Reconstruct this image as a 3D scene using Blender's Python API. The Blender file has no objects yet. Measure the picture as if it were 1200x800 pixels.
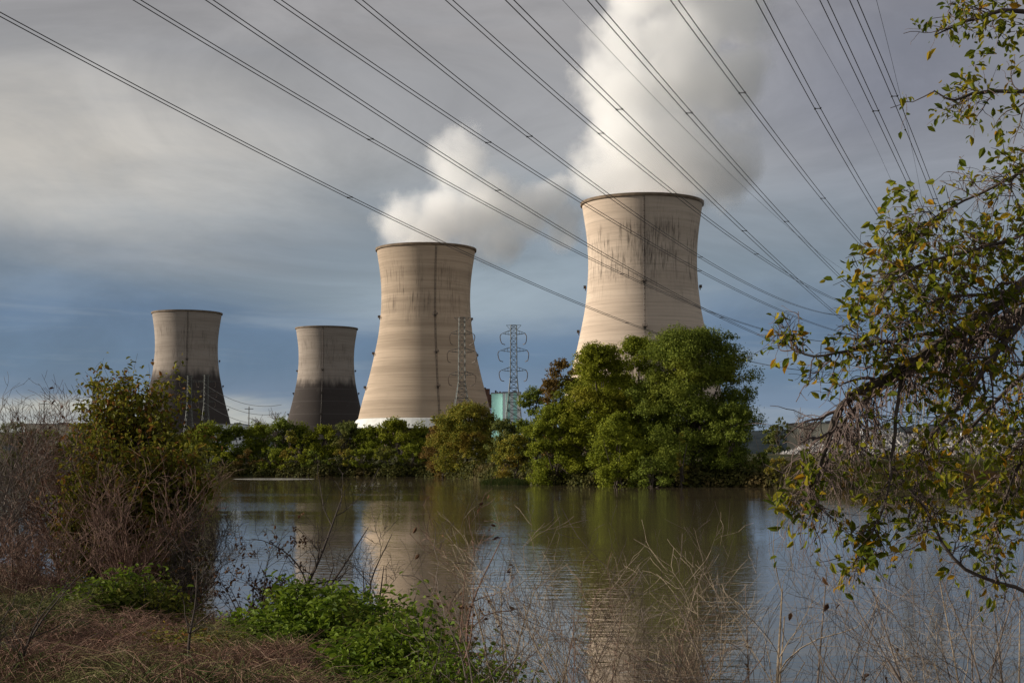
import bpy, math
import numpy as np
from mathutils import Vector, Matrix
R = math.radians
sc = bpy.context.scene
C = sc.collection
rs = np.random.RandomState
# ------------------------------------------------------------ camera maths
F = 1700.0            # focal length for a 1200 px wide frame
HZ = 535.0            # row of the horizon in that frame
CAMZ = 4.0
TH = math.atan((HZ - 400) / F)
def at(px, py, Y):
    """world point seen at photo position (px,py) at ground distance Y"""
    cx, cy = px - 600.0, 400.0 - py
    d = (cx, F * math.cos(TH) - cy * math.sin(TH), F * math.sin(TH) + cy * math.cos(TH))
    s = Y / d[1]
    return np.array([d[0] * s, Y, CAMZ + d[2] * s])
def X_of(px, Y): return (px - 600.0) / F * Y
# ------------------------------------------------------------ node helpers
class NT:
    def __init__(s, nt): s.nt = nt; s.n = nt.nodes; s.l = nt.links
    def new(s, t, **kw):
        nd = s.n.new(t)
        for k, v in kw.items():
            if k in nd.inputs.keys(): pass
            setattr(nd, k, v)
        return nd
    def put(s, sock, v):
        if isinstance(v, bpy.types.NodeSocket): s.l.new(v, sock)
        else: sock.default_value = v
    def m(s, op, a, b=None, c=None, clamp=False):
        nd = s.n.new('ShaderNodeMath'); nd.operation = op; nd.use_clamp = clamp
        s.put(nd.inputs[0], a)
        if b is not None: s.put(nd.inputs[1], b)
        if c is not None: s.put(nd.inputs[2], c)
        return nd.outputs[0]
    def vm(s, op, a, b=None, out=0):
        nd = s.n.new('ShaderNodeVectorMath'); nd.operation = op
        s.put(nd.inputs[0], a)
        if b is not None:
            s.put(nd.inputs[3] if op == 'SCALE' else nd.inputs[1], b)
        return nd.outputs[out]
    def mix(s, f, a, b):
        nd = s.n.new('ShaderNodeMix'); nd.data_type = 'RGBA'
        s.put(nd.inputs[0], f); s.put(nd.inputs[6], a); s.put(nd.inputs[7], b)
        return nd.outputs[2]
    def mr(s, v, a, b, c=0., d=1., smooth=True):
        nd = s.n.new('ShaderNodeMapRange'); nd.interpolation_type = 'SMOOTHSTEP' if smooth else 'LINEAR'
        s.put(nd.inputs[0], v)
        for i, x in zip((1, 2, 3, 4), (a, b, c, d)): s.put(nd.inputs[i], x)
        return nd.outputs[0]
    def noise(s, vec, scale=1., detail=4., rough=.55, dist=0.):
        nd = s.n.new('ShaderNodeTexNoise'); s.put(nd.inputs['Vector'], vec)
        nd.inputs['Scale'].default_value = scale; nd.inputs['Detail'].default_value = detail
        nd.inputs['Roughness'].default_value = rough; nd.inputs['Distortion'].default_value = dist
        return nd.outputs[0]
    def ramp(s, f, stops, interp='LINEAR'):
        nd = s.n.new('ShaderNodeValToRGB'); cr = nd.color_ramp; cr.interpolation = interp
        while len(cr.elements) < len(stops): cr.elements.new(.5)
        for e, (p, col) in zip(cr.elements, stops): e.position = p; e.color = (*col, 1)
        s.put(nd.inputs[0], f); return nd.outputs[0]
    def comb(s, x, y, z):
        nd = s.n.new('ShaderNodeCombineXYZ')
        for i, v in enumerate((x, y, z)): s.put(nd.inputs[i], v)
        return nd.outputs[0]
    def sep(s, v):
        nd = s.n.new('ShaderNodeSeparateXYZ'); s.put(nd.inputs[0], v); return nd.outputs
def rgb(r, g, b): return (r, g, b, 1)
def srgb(r, g, b):
    f = lambda v: (v / 255 / 12.92) if v / 255 <= .04045 else ((v / 255 + .055) / 1.055) ** 2.4
    return (f(r), f(g), f(b))
def mat(name, rough=.8, spec=.3):
    m = bpy.data.materials.new(name); m.use_nodes = True
    t = NT(m.node_tree); b = m.node_tree.nodes['Principled BSDF']
    b.inputs['Roughness'].default_value = rough; b.inputs['Specular IOR Level'].default_value = spec
    b.inputs['Diffuse Roughness'].default_value = .0
    return m, t, b
def objco(t): return t.n.new('ShaderNodeTexCoord').outputs['Object']
def geopos(t): return t.n.new('ShaderNodeNewGeometry').outputs['Position']
def bump(t, b, h, strength=.5, dist=.1):
    nd = t.n.new('ShaderNodeBump'); nd.inputs['Strength'].default_value = strength
    nd.inputs['Distance'].default_value = dist; t.put(nd.inputs['Height'], h)
    t.l.new(nd.outputs[0], b.inputs['Normal'])
def plain(name, col, rough=.7, var=.25, scale=2., metal=0.):
    m, t, b = mat(name, rough)
    n = t.noise(objco(t), scale, 5)
    c = t.mix(t.mr(n, .3, .7), rgb(*[v * (1 - var) for v in col]), rgb(*[min(1, v * (1 + var)) for v in col]))
    t.l.new(c, b.inputs['Base Color']); b.inputs['Metallic'].default_value = metal
    return m
def leafmat(name, cols, weights, patch=None, patch_scale=.3, trans=.3, rough=.55):
    """cols = list of colours picked per leaf; patch colour appears in clumps"""
    m, t, b = mat(name, rough + .15, .08)
    rnd = t.n.new('ShaderNodeNewGeometry').outputs['Random Per Island']
    acc = 0; stops = []
    tot = sum(weights)
    for c_, w in zip(cols, weights): stops.append((acc / tot, c_)); acc += w
    col = t.ramp(rnd, stops, 'LINEAR')
    oc = objco(t)
    nz = t.noise(oc, patch_scale * 2.3, 3)
    col = t.mix(t.mr(nz, .35, .7, 0., .55), col, t.vm('SCALE', col, .62))
    if patch is not None:
        nz2 = t.noise(t.vm('ADD', oc, (11.3, 4.1, 7.7)), patch_scale, 3)
        col = t.mix(t.mr(nz2, .52, .68, 0., .85), col, rgb(*patch))
    t.l.new(col, b.inputs['Base Color'])
    tr = t.n.new('ShaderNodeBsdfTranslucent'); t.l.new(col, tr.inputs[0])
    mx = t.n.new('ShaderNodeMixShader'); mx.inputs[0].default_value = trans
    t.l.new(b.outputs[0], mx.inputs[1]); t.l.new(tr.outputs[0], mx.inputs[2])
    t.l.new(mx.outputs[0], t.n['Material Output'].inputs['Surface'])
    return m
# ------------------------------------------------------------ objects
def link(name, me, m=None, parent=None, loc=None):
    o = bpy.data.objects.new(name, me); C.objects.link(o)
    if m is not None: me.materials.append(m)
    if parent is not None: o.parent = parent
    if loc is not None: o.location = loc
    return o
def tag(o, label=None, cat=None, group=None, kind=None):
    if label: o['label'] = label
    if cat: o['category'] = cat
    if group: o['group'] = group
    if kind: o['kind'] = kind
    return o
def thing(name, loc, label, cat, group=None, rz=0.):
    o = bpy.data.objects.new(name, None); C.objects.link(o); o.location = loc; o.rotation_euler = (0, 0, rz)
    return tag(o, label, cat, group)
def dup(root, loc, rz=None, label=None):
    r = root.copy(); C.objects.link(r); r.location = loc
    if rz is not None: r.rotation_euler = (0, 0, rz)
    if label: r['label'] = label
    for ch in list(root.children):
        c = ch.copy(); C.objects.link(c); c.parent = r
        for g in ch.children:
            d = g.copy(); C.objects.link(d); d.parent = c
    return r
class MB:
    """collects blocks of vertices and same-sized faces"""
    def __init__(s): s.v = []; s.f = []; s.n = 0
    def add(s, v, f):
        v = np.asarray(v, float).reshape(-1, 3); f = np.asarray(f, np.int64)
        if len(v) == 0 or len(f) == 0: return
        s.v.append(v); s.f.append(f + s.n); s.n += len(v)
    def mesh(s, name, smooth=False):
        me = bpy.data.meshes.new(name)
        V = np.concatenate(s.v)
        me.vertices.add(len(V)); me.vertices.foreach_set('co', V.ravel())
        loops = np.concatenate([f.ravel() for f in s.f])
        sizes = np.concatenate([np.full(len(f), f.shape[1]) for f in s.f])
        me.loops.add(len(loops)); me.loops.foreach_set('vertex_index', loops)
        me.polygons.add(len(sizes))
        st = np.concatenate([[0], np.cumsum(sizes)[:-1]])
        me.polygons.foreach_set('loop_start', st); me.polygons.foreach_set('loop_total', sizes)
        me.polygons.foreach_set('use_smooth', np.full(len(sizes), smooth))
        me.update(calc_edges=True); me.validate()
        return me
    def build(s, name, m, parent=None, smooth=False, loc=None):
        return link(name, s.mesh(name, smooth), m, parent, loc)
    def box(s, c, d, rz=0.):
        x, y, z = [q / 2 for q in d]
        v = np.array([[i, j, k] for i in (-x, x) for j in (-y, y) for k in (-z, z)])
        if rz:
            cs, sn = math.cos(rz), math.sin(rz)
            v = np.stack([v[:, 0] * cs - v[:, 1] * sn, v[:, 0] * sn + v[:, 1] * cs, v[:, 2]], 1)
        s.add(v + np.array(c), [[0, 1, 3, 2], [4, 6, 7, 5], [0, 4, 5, 1], [2, 3, 7, 6], [0, 2, 6, 4], [1, 5, 7, 3]])
    def tubes(s, P, Rr, sides=4):
        """P (M,N,3) polylines, Rr (M,N) radii"""
        P = np.asarray(P, float); Rr = np.asarray(Rr, float)
        if P.ndim == 2: P = P[None]; Rr = Rr[None]
        M, N, _ = P.shape
        T = np.gradient(P, axis=1); T /= np.linalg.norm(T, axis=2, keepdims=True) + 1e-9
        ov = P[:, -1] - P[:, 0]; ov /= np.linalg.norm(ov, axis=1, keepdims=True) + 1e-9
        ref = np.where(np.abs(ov[:, 2:3]) > .8, np.array([[1., 0, 0]]), np.array([[0, 0, 1.]]))
        A = np.cross(T, ref[:, None, :]); A /= np.linalg.norm(A, axis=2, keepdims=True) + 1e-9
        B = np.cross(T, A)
        th = np.arange(sides) * 2 * math.pi / sides
        ring = A[:, :, None, :] * np.cos(th)[None, None, :, None] + B[:, :, None, :] * np.sin(th)[None, None, :, None]
        V = P[:, :, None, :] + ring * Rr[:, :, None, None]
        V = V.reshape(-1, 3)
        base = (np.arange(M) * N * sides)[:, None, None] + (np.arange(N - 1) * sides)[None, :, None]
        k = np.arange(sides); k2 = (k + 1) % sides
        a = base + k; b = base + k2
        Fq = np.stack([a, b, b + sides, a + sides], -1).reshape(-1, 4)
        s.add(V, Fq)
        cap = np.arange(M) * N * sides
        e0 = cap[:, None] + k[::-1]; e1 = cap[:, None] + (N - 1) * sides + k
        if s.v: s.f.append(np.concatenate([e0, e1]) + (s.n - len(V)))
    def bar(s, a, b, r, sides=4): s.tubes(np.array([[a, b]], float), np.array([[r, r]]), sides)
    def leaves(s, P, D, Nn, L, W, fold=.25):
        """pointed leaves: P base, D direction, Nn normal; six-vertex folded shape"""
        P = np.asarray(P, float); D = D / (np.linalg.norm(D, axis=1, keepdims=True) + 1e-9)
        S = np.cross(D, Nn); S /= np.linalg.norm(S, axis=1, keepdims=True) + 1e-9
        U = np.cross(S, D); L = np.asarray(L)[:, None]; W = np.asarray(W)[:, None]
        p0 = P; p1 = P + D * L * .35 + S * W * .5 + U * W * fold; p2 = P + D * L * .72 + S * W * .38 + U * W * fold * .6
        p3 = P + D * L - U * L * .12; p4 = P + D * L * .72 - S * W * .38 + U * W * fold * .6; p5 = P + D * L * .35 - S * W * .5 + U * W * fold
        V = np.stack([p0, p1, p2, p3, p4, p5], 1).reshape(-1, 3)
        b = (np.arange(len(P)) * 6)[:, None]
        s.add(V, np.concatenate([b + np.array([0, 1, 2, 3]), b + np.array([0, 3, 4, 5])]))
    def cards(s, P, Nn, size, rnd):
        """small leaf clumps: one bent four-cornered patch each"""
        Nn = Nn / (np.linalg.norm(Nn, axis=1, keepdims=True) + 1e-9)
        A = np.cross(Nn, rnd.normal(size=Nn.shape)); A /= np.linalg.norm(A, axis=1, keepdims=True) + 1e-9
        B = np.cross(Nn, A); s_ = np.asarray(size)[:, None]
        ar = rnd.uniform(.5, 1., (len(P), 1))
        q = [P + A * s_ * .9, P + B * s_ * ar * .55 + Nn * s_ * .2, P - A * s_ * .8, P - B * s_ * ar * .6 - Nn * s_ * .15]
        V = np.stack(q, 1).reshape(-1, 3); b = (np.arange(len(P)) * 4)[:, None]
        s.add(V, b + np.array([0, 1, 2, 3]))
def unit(v): return v / (np.linalg.norm(v, axis=-1, keepdims=True) + 1e-9)
def rdir(r, n): return unit(r.normal(size=(n, 3)))
def spline(pts, n):
    """Catmull-Rom through pts (K,D) sampled n"""
    pts = np.asarray(pts, float); K = len(pts)
    p = np.vstack([2 * pts[0] - pts[1], pts, 2 * pts[-1] - pts[-2]])
    u = np.linspace(0, K - 1 - 1e-6, n); i = u.astype(int); f = (u - i)[:, None]
    a, b, c, d = p[i], p[i + 1], p[i + 2], p[i + 3]
    return .5 * (2 * b + (c - a) * f + (2 * a - 5 * b + 4 * c - d) * f ** 2 + (3 * b - a - 3 * c + d) * f ** 3)
# branches of one generation grown from parent polylines, all vectorised
def spawn(r, P, Rad, n, t0, t1, length, spread, up, droop=0., npt=6, rscale=.55, wob=.12, tip=.25, away=.5):
    """P (M,N,3): pick n children on random parents; returns (n,npt,3), radii"""
    M, N, _ = P.shape
    i = r.randint(0, M, n); t = r.uniform(t0, t1, n) * (N - 1); k = np.minimum(t.astype(int), N - 2); f = (t - k)[:, None]
    base = P[i, k] * (1 - f) + P[i, k + 1] * f
    rad = Rad[i, k] * (1 - f[:, 0]) + Rad[i, k + 1] * f[:, 0]
    T = unit(P[i, k + 1] - P[i, k])
    side = r.normal(size=(n, 3)); side -= (side * T).sum(1, keepdims=True) * T; side = unit(side)
    d = unit(T * away + side * spread + np.array([0, 0, up]))
    L = length * r.uniform(.55, 1.3, n)
    pts = [base]; p = base; st = (L / (npt - 1))[:, None]
    for _ in range(npt - 1):
        p = p + d * st; pts.append(p)
        d = unit(d + r.normal(size=(n, 3)) * wob + np.array([0, 0, -droop + up * .15]))
    Q = np.stack(pts, 1)
    rr = (rad * rscale)[:, None] * np.linspace(1, tip, npt)[None]
    return Q, rr
# ------------------------------------------------------------ WORLD
w = bpy.data.worlds.new('World'); sc.world = w; w.use_nodes = True
SUN = np.array([-.99, .06, .27]); SUN /= np.linalg.norm(SUN)
t = NT(w.node_tree); bg = t.n['Background']
sky = t.n.new('ShaderNodeTexSky'); sky.sky_type = 'NISHITA'; sky.sun_disc = False
sky.sun_elevation = math.asin(SUN[2]); sky.sun_rotation = math.atan2(SUN[0], SUN[1])
dirv = t.n.new('ShaderNodeTexCoord').outputs['Generated']
x, y, z = t.sep(dirv)
az = t.m('ARCTAN2', x, y); el = t.m('ARCSINE', t.m('MAXIMUM', t.m('MINIMUM', z, .999), -.999))
n1 = t.noise(t.comb(t.m('MULTIPLY', az, 2.2), t.m('MULTIPLY', el, 13.), 1.3), 1.0, 5, .55, .6)
n2 = t.noise(t.comb(t.m('MULTIPLY', az, 5.), t.m('MULTIPLY', el, 55.), 7.7), 1.0, 5, .55, .35)
n3 = t.noise(t.comb(t.m('MULTIPLY', az, 6.), t.m('MULTIPLY', el, 15.), 4.2), 1.0, 6, .6, .4)
elw = t.m('ADD', el, t.m('MULTIPLY', t.m('SUBTRACT', n1, .5), .075))
base = t.ramp(t.m('MULTIPLY', elw, 1 / .5), [
    (0.00, srgb(120, 138, 158)), (0.06, srgb(112, 134, 162)), (0.13, srgb(96, 122, 152)), (0.20, srgb(96, 119, 149)),
    (0.26, srgb(130, 144, 159)), (0.32, srgb(144, 153, 163)), (0.42, srgb(164, 165, 167)), (0.60, srgb(163, 160, 160)),
    (1.0, srgb(165, 165, 168))])
strk = t.mr(n2, .5, .72, 0., .55)
lowm = t.mr(el, .02, .12, 1., 0.)
base = t.mix(t.m('MULTIPLY', strk, t.mr(el, .06, .16, 1., .12)), base, rgb(*srgb(146, 158, 172)))
def blob(cx, cy, rx, ry):
    ca, ce = math.atan((cx - 600) / F), math.atan((HZ - cy) / F)
    dx = t.m('MULTIPLY', t.m('SUBTRACT', az, ca), F / rx); dy = t.m('MULTIPLY', t.m('SUBTRACT', elw, ce), F / ry)
    dd = t.m('SQRT', t.m('ADD', t.m('MULTIPLY', dx, dx), t.m('MULTIPLY', dy, dy)))
    return t.mr(dd, 0., 1., 1., 0.)
cream = t.m('MULTIPLY', blob(20, 190, 560, 150), t.mr(n3, .25, .6, .55, 1.))
base = t.mix(t.m('MULTIPLY', cream, .9), base, rgb(*srgb(214, 207, 197)))
base = t.mix(t.m('MULTIPLY', blob(620, 110, 420, 110), .5), base, rgb(*srgb(168, 167, 170)))
base = t.mix(t.m('MULTIPLY', blob(560, 335, 420, 75), .75), base, rgb(*srgb(160, 173, 183)))
base = t.mix(t.m('MULTIPLY', blob(1080, 90, 340, 260), .75), base, rgb(*srgb(126, 128, 144)))
base = t.mix(t.m('MULTIPLY', blob(120, 300, 420, 60), .35), base, rgb(*srgb(120, 126, 140)))
base = t.mix(t.m('MULTIPLY', blob(120, 497, 520, 26), .9), base, rgb(*srgb(205, 205, 196)))
n4 = t.noise(t.comb(t.m('MULTIPLY', az, 4.2), t.m('MULTIPLY', el, 11.), 9.1), 1.0, 6, .62, .9)
base = t.vm('SCALE', base, t.mr(n4, .3, .7, .84, 1.13))
# pale grey put into the unseen sky behind the camera as fill light
base = t.mix(t.mr(y, .1, -.4, 0., .5), base, rgb(.36, .37, .40))
nsh = t.vm('SCALE', sky.outputs[0], .09)
col = t.mix(.88, nsh, base)
t.l.new(col, bg.inputs['Color']); bg.inputs['Strength'].default_value = .812
# sun
sl = bpy.data.lights.new('sun', 'SUN'); sl.energy = 5.0; sl.angle = R(1.0); sl.color = (1., .92, .81)
so = bpy.data.objects.new('sun', sl); C.objects.link(so)
so.rotation_euler = Vector(-SUN).to_track_quat('-Z', 'Y').to_euler()
# camera
cd = bpy.data.cameras.new('camera'); co = bpy.data.objects.new('camera', cd); C.objects.link(co); sc.camera = co
cd.sensor_width = 36; cd.lens = F / 1200 * 36; cd.clip_end = 20000; cd.clip_start = .1
co.location = (0, 0, CAMZ); co.rotation_euler = (math.pi / 2 + TH, 0, 0)
vs = sc.view_settings; vs.view_transform = 'Standard'; vs.look = 'None'; vs.gamma = 1; vs.exposure = .3
cy = sc.cycles
cy.max_bounces = 16; cy.diffuse_bounces = 3; cy.glossy_bounces = 3; cy.transmission_bounces = 2; cy.transparent_max_bounces = 8
cy.volume_bounces = 14; cy.volume_max_steps = 96
cy.use_denoising = True
try: cy.denoiser = 'OPENIMAGEDENOISE'
except Exception: pass
cy.denoising_input_passes = 'RGB_ALBEDO_NORMAL'
# ------------------------------------------------------------ WATER
m, t, b = mat('river_water', .03, .5)
b.inputs['IOR'].default_value = 1.62
P = geopos(t); px_, py_, pz_ = t.sep(P)
patch = t.noise(t.comb(t.m('MULTIPLY', px_, .012), t.m('MULTIPLY', py_, .03), 0.), 1., 4)
t.l.new(t.mix(patch, rgb(.085, .064, .036), rgb(.115, .086, .058)), b.inputs['Base Color'])
far = t.mr(py_, 20., 260., 1., 3.2, False)
w1 = t.noise(t.comb(t.m('MULTIPLY', px_, .9), t.m('MULTIPLY', py_, 1.6), 0.), 1., 3, .5)
w2 = t.noise(t.comb(t.m('MULTIPLY', px_, 3.6), t.m('MULTIPLY', py_, 4.6), 3.), 1., 2, .5)
h = t.m('ADD', t.m('MULTIPLY', w1, .012), t.m('MULTIPLY', w2, .0016))
h = t.m('MULTIPLY', h, t.mr(patch, .38, .62, .3, 1.9))
nd = t.n.new('ShaderNodeBump'); nd.inputs['Strength'].default_value = 1.; nd.inputs['Distance'].default_value = 1.
t.put(nd.inputs['Height'], h); t.l.new(nd.outputs[0], b.inputs['Normal'])
WATER = m
mb = MB(); mb.add([[-2500, -60, 0], [2500, -60, 0], [2500, 420, 0], [-2500, 420, 0]], [[0, 1, 2, 3]])
tag(mb.build('river', WATER), kind='structure')
# ------------------------------------------------------------ ISLAND GROUND
SH = [(-900, 340), (0, 312), (215, 302), (400, 292), (500, 292), (545, 268), (585, 240), (640, 208), (760, 198), (890, 194), (960, 180), (1200, 180), (2000, 190)]
shX = np.array([X_of(p, d) for p, d in SH]); shY = np.array([d for p, d in SH], float)
def shore(x): return np.interp(x, shX, shY) + 1.2 * np.sin(np.asarray(x) * .35) + .8 * np.sin(np.asarray(x) * .9 + 1)
def gz(x, y):
    """island ground height"""
    s = y - shore(x)
    return np.where(s < 0, s * .25, 2.2 * (1 - np.exp(-s / 4.5)) + 2.3 * np.clip((s - 25) / 60, 0, 1)) + .12 * np.sin(x * .6) * np.sin(y * .5)
us = np.concatenate([np.linspace(-1, 1, 261)])
rows = np.concatenate([np.linspace(-6, 30, 40), np.linspace(34, 120, 20), np.geomspace(140, 9000, 24)])
gx = []
for s_ in rows:
    wdt = 150 + max(0, s_) * 1.1
    xx = us * wdt; sy = shore(xx * min(1, 150 / wdt * 1.0) if False else xx); yy = sy + s_
    gx.append(np.stack([xx, yy, gz(xx, yy)], 1))
V = np.array(gx).reshape(-1, 3); nu, nr = len(us), len(rows)
I = np.arange(nu * nr).reshape(nr, nu)
Fq = np.stack([I[:-1, :-1], I[:-1, 1:], I[1:, 1:], I[1:, :-1]], -1).reshape(-1, 4)
m, t, b = mat('meadow_ground', .95, .1)
g = geopos(t); n_ = t.noise(g, .12, 5); n2_ = t.noise(g, 1.1, 5)
c = t.mix(t.mr(n_, .4, .6), rgb(.035, .040, .014), rgb(.060, .048, .022))
c = t.mix(t.mr(n2_, .55, .7, 0., .7), c, rgb(.035, .045, .012)); t.l.new(c, b.inputs['Base Color']); bump(t, b, n2_, .8, .4)
mb = MB(); mb.add(V, Fq); tag(mb.build('island_ground', m, smooth=True), kind='structure')
# hills
m, t, b = mat('hazy_wooded_hills', 1., .05)
g = geopos(t); n_ = t.noise(g, .012, 6, .7)
t.l.new(t.mix(t.mr(n_, .35, .65), rgb(.016, .024, .030), rgb(.035, .043, .045)), b.inputs['Base Color'])  # bluish distance haze put into the wooded hills' colour
r = rs(3); xs = np.linspace(-3600, 3600, 500)
hh = np.zeros(500)
for k in range(1, 60): hh += r.normal() * np.sin(xs * k * .0011 + r.uniform(0, 7)) / k ** .95
hh = (hh - hh.min()) / (hh.max() - hh.min())
ridge = 62 + 52 * hh + r.uniform(0, 4, 500)
ridge = ridge * np.interp(xs, [-3600, -900, 200, 900, 1500, 3600], [.62, .60, .5, .86, 1.05, 1.1])
V = []
for k, (dy, fz) in enumerate([(0, 0), (150, .45), (330, .8), (500, 1.), (900, .7), (1500, 0)]):
    V.append(np.stack([xs * (1 + dy / 9000), np.full(500, 3300. + dy) + 90 * np.sin(xs * .002), 4 + ridge * fz * (1 if fz else 0)], 1))
V = np.array(V).reshape(-1, 3); I = np.arange(3000).reshape(6, 500)
mb = MB(); mb.add(V, np.stack([I[:-1, :-1], I[:-1, 1:], I[1:, 1:], I[1:, :-1]], -1).reshape(-1, 4))
tag(mb.build('hills', m, smooth=True), kind='structure')
# ------------------------------------------------------------ COOLING TOWERS
PROF = np.array([(24, 36.6), (31.5, 34.9), (46, 31.0), (60.5, 27.7), (70, 25.9), (80, 24.8), (90, 24.35), (98, 24.6), (106, 25.4), (112, 26.3), (117.4, 27.1)])
zz = np.linspace(24, 117.4, 76)
def cubic(xp, yp, x):
    m_ = np.gradient(yp, xp); i = np.clip(np.searchsorted(xp, x) - 1, 0, len(xp) - 2)
    h_ = xp[i + 1] - xp[i]; u = (x - xp[i]) / h_
    return (2 * u ** 3 - 3 * u ** 2 + 1) * yp[i] + (u ** 3 - 2 * u ** 2 + u) * h_ * m_[i] + (-2 * u ** 3 + 3 * u ** 2) * yp[i + 1] + (u ** 3 - u ** 2) * h_ * m_[i + 1]
def prof(z_): return cubic(PROF[:, 0], PROF[:, 1], np.asarray(z_, float))
def concrete(name, tan1, tan2, dark=None, streak=.75, seed=0., blotch=0):
    m, t, b = mat(name, .9, .1)
    b.inputs['Diffuse Roughness'].default_value = .35
    oc = objco(t); x_, y_, z_ = t.sep(oc)
    ang = t.m('ARCTAN2', x_, t.m('MULTIPLY', y_, -1.)); arc = t.m('MULTIPLY', ang, 26.)
    # weathering bands running round the shell
    nb = t.noise(t.comb(t.m('MULTIPLY', arc, .004), seed, t.m('MULTIPLY', z_, .13)), 1., 6, .65)
    c = t.mix(t.mr(nb, .38, .60), rgb(*tan1), rgb(*tan2))
    nb2 = t.noise(t.comb(t.m('MULTIPLY', arc, .04), seed + 3, t.m('MULTIPLY', z_, .75)), 1., 4, .6)
    c = t.mix(t.mr(nb2, .45, .75, 0., .42), c, rgb(*[v * .62 for v in tan1]))
    # construction lifts
    lift = t.m('ABSOLUTE', t.m('SUBTRACT', t.m('FRACT', t.m('MULTIPLY', z_, 1 / 1.53)), .5))
    ln = t.mr(lift, .40, .5, 0., 1.)
    c = t.mix(t.m('MULTIPLY', ln, t.mr(nb2, .3, .7, .1, .42)), c, rgb(*[v * .5 for v in tan1]))
    blot = t.noise(t.comb(t.m('MULTIPLY', arc, .11), seed, t.m('MULTIPLY', z_, .09)), 1., 5, .65)
    c = t.mix(t.mr(blot, .5, .75, 0., .40), c, rgb(*[v * .7 for v in tan2]))
    # dark runs of dirt on the upper half
    s1 = t.noise(t.comb(t.m('MULTIPLY', arc, 1.15), seed + 9, t.m('MULTIPLY', z_, .075)), 1., 4, .62)
    s2 = t.noise(t.comb(t.m('MULTIPLY', arc, .09), seed + 5, t.m('MULTIPLY', z_, .05)), 1., 2, .5)
    band = t.m('MULTIPLY', t.mr(z_, 68., 86., 0., 1.), t.mr(z_, 102., 113., 1., .15))
    s3 = t.noise(t.comb(t.m('MULTIPLY', arc, .55), seed + 19, t.m('MULTIPLY', z_, .16)), 1., 5, .7)
    stv = t.m('MULTIPLY', t.m('MULTIPLY', t.m('MULTIPLY', t.mr(s1, .47, .62), t.mr(s3, .36, .62, .15, 1.15)), t.mr(s2, .42, .55)), t.m('MULTIPLY', band, streak))
    if blotch:   # the tallest-looking tower is stained most right of its ladder
        bm_ = t.m('MULTIPLY', t.mr(t.m('ABSOLUTE', t.m('SUBTRACT', arc, 3.)), 0., 17., 1., 0.), t.m('MULTIPLY', t.mr(z_, 74., 92., 0., 1.), t.mr(z_, 100., 112., 1., 0.)))
        s4 = t.noise(t.comb(t.m('MULTIPLY', arc, 1.7), 31., t.m('MULTIPLY', z_, .13)), 1., 6, .72)
        s5 = t.noise(t.comb(t.m('MULTIPLY', arc, .35), 33., t.m('MULTIPLY', z_, .08)), 1., 3, .6)
        stv = t.m('MAXIMUM', stv, t.m('MULTIPLY', t.m('MULTIPLY', bm_, t.mr(s5, .34, .6)), t.mr(s4, .42, .66, .10, 1.25)), clamp=True)
    c = t.mix(stv, c, rgb(.055, .043, .034))
    if dark is not None:
        e = t.noise(t.comb(t.m('MULTIPLY', arc, .12), seed, t.m('MULTIPLY', z_, .04)), 1., 5, .6)
        zed = t.m('ADD', z_, t.m('MULTIPLY', t.m('SUBTRACT', e, .5), 22.))
        dm = t.mr(zed, 64., 75., .93, 0.)
        # a paler run beside the ladder
        lad = t.mr(t.m('ABSOLUTE', t.m('SUBTRACT', arc, -math.pi * 26.)), 0., 1., 0., 1.)
        dm = t.m('MULTIPLY', dm, t.mr(blot, .60, .82, 1., .80))
        c = t.mix(dm, c, rgb(*dark))
        ring = t.mr(t.m('ABSOLUTE', t.m('SUBTRACT', t.m('FRACT', t.m('MULTIPLY', t.m('ADD', z_, 3.), 1 / 11.)), .5)), .475, .497, 0., .22)
        c = t.mix(t.m('MULTIPLY', ring, dm), c, rgb(.32, .29, .27))
    t.l.new(c, b.inputs['Base Color'])
    bump(t, b, t.m('ADD', t.m('MULTIPLY', ln, -.3), nb2), .35, .3)
    return m
def revolve(mb, prof_pts, n=128, inner=False):
    P_ = np.array(prof_pts); K = len(P_)
    a = np.arange(n) * 2 * math.pi / n
    V = np.stack([P_[:, None, 0] * np.sin(a), P_[:, None, 0] * np.cos(a), np.broadcast_to(P_[:, None, 1], (K, n))], -1).reshape(-1, 3)
    I = np.arange(K * n).reshape(K, n); J = np.roll(I, -1, 1)
    mb.add(V, np.stack([I[:-1], J[:-1], J[1:], I[1:]], -1).reshape(-1, 4))
steel = plain('dark_steel', (.085, .066, .052), .6, .3, .5)
rimm = plain('weathered_rim', (.16, .115, .075), .9, .3, .3)
louv = plain('pale_louvres', (.62, .62, .58), .6, .12, .2)
darkin = plain('shaded_concrete', (.06, .05, .045), .9, .2, .2)
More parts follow.
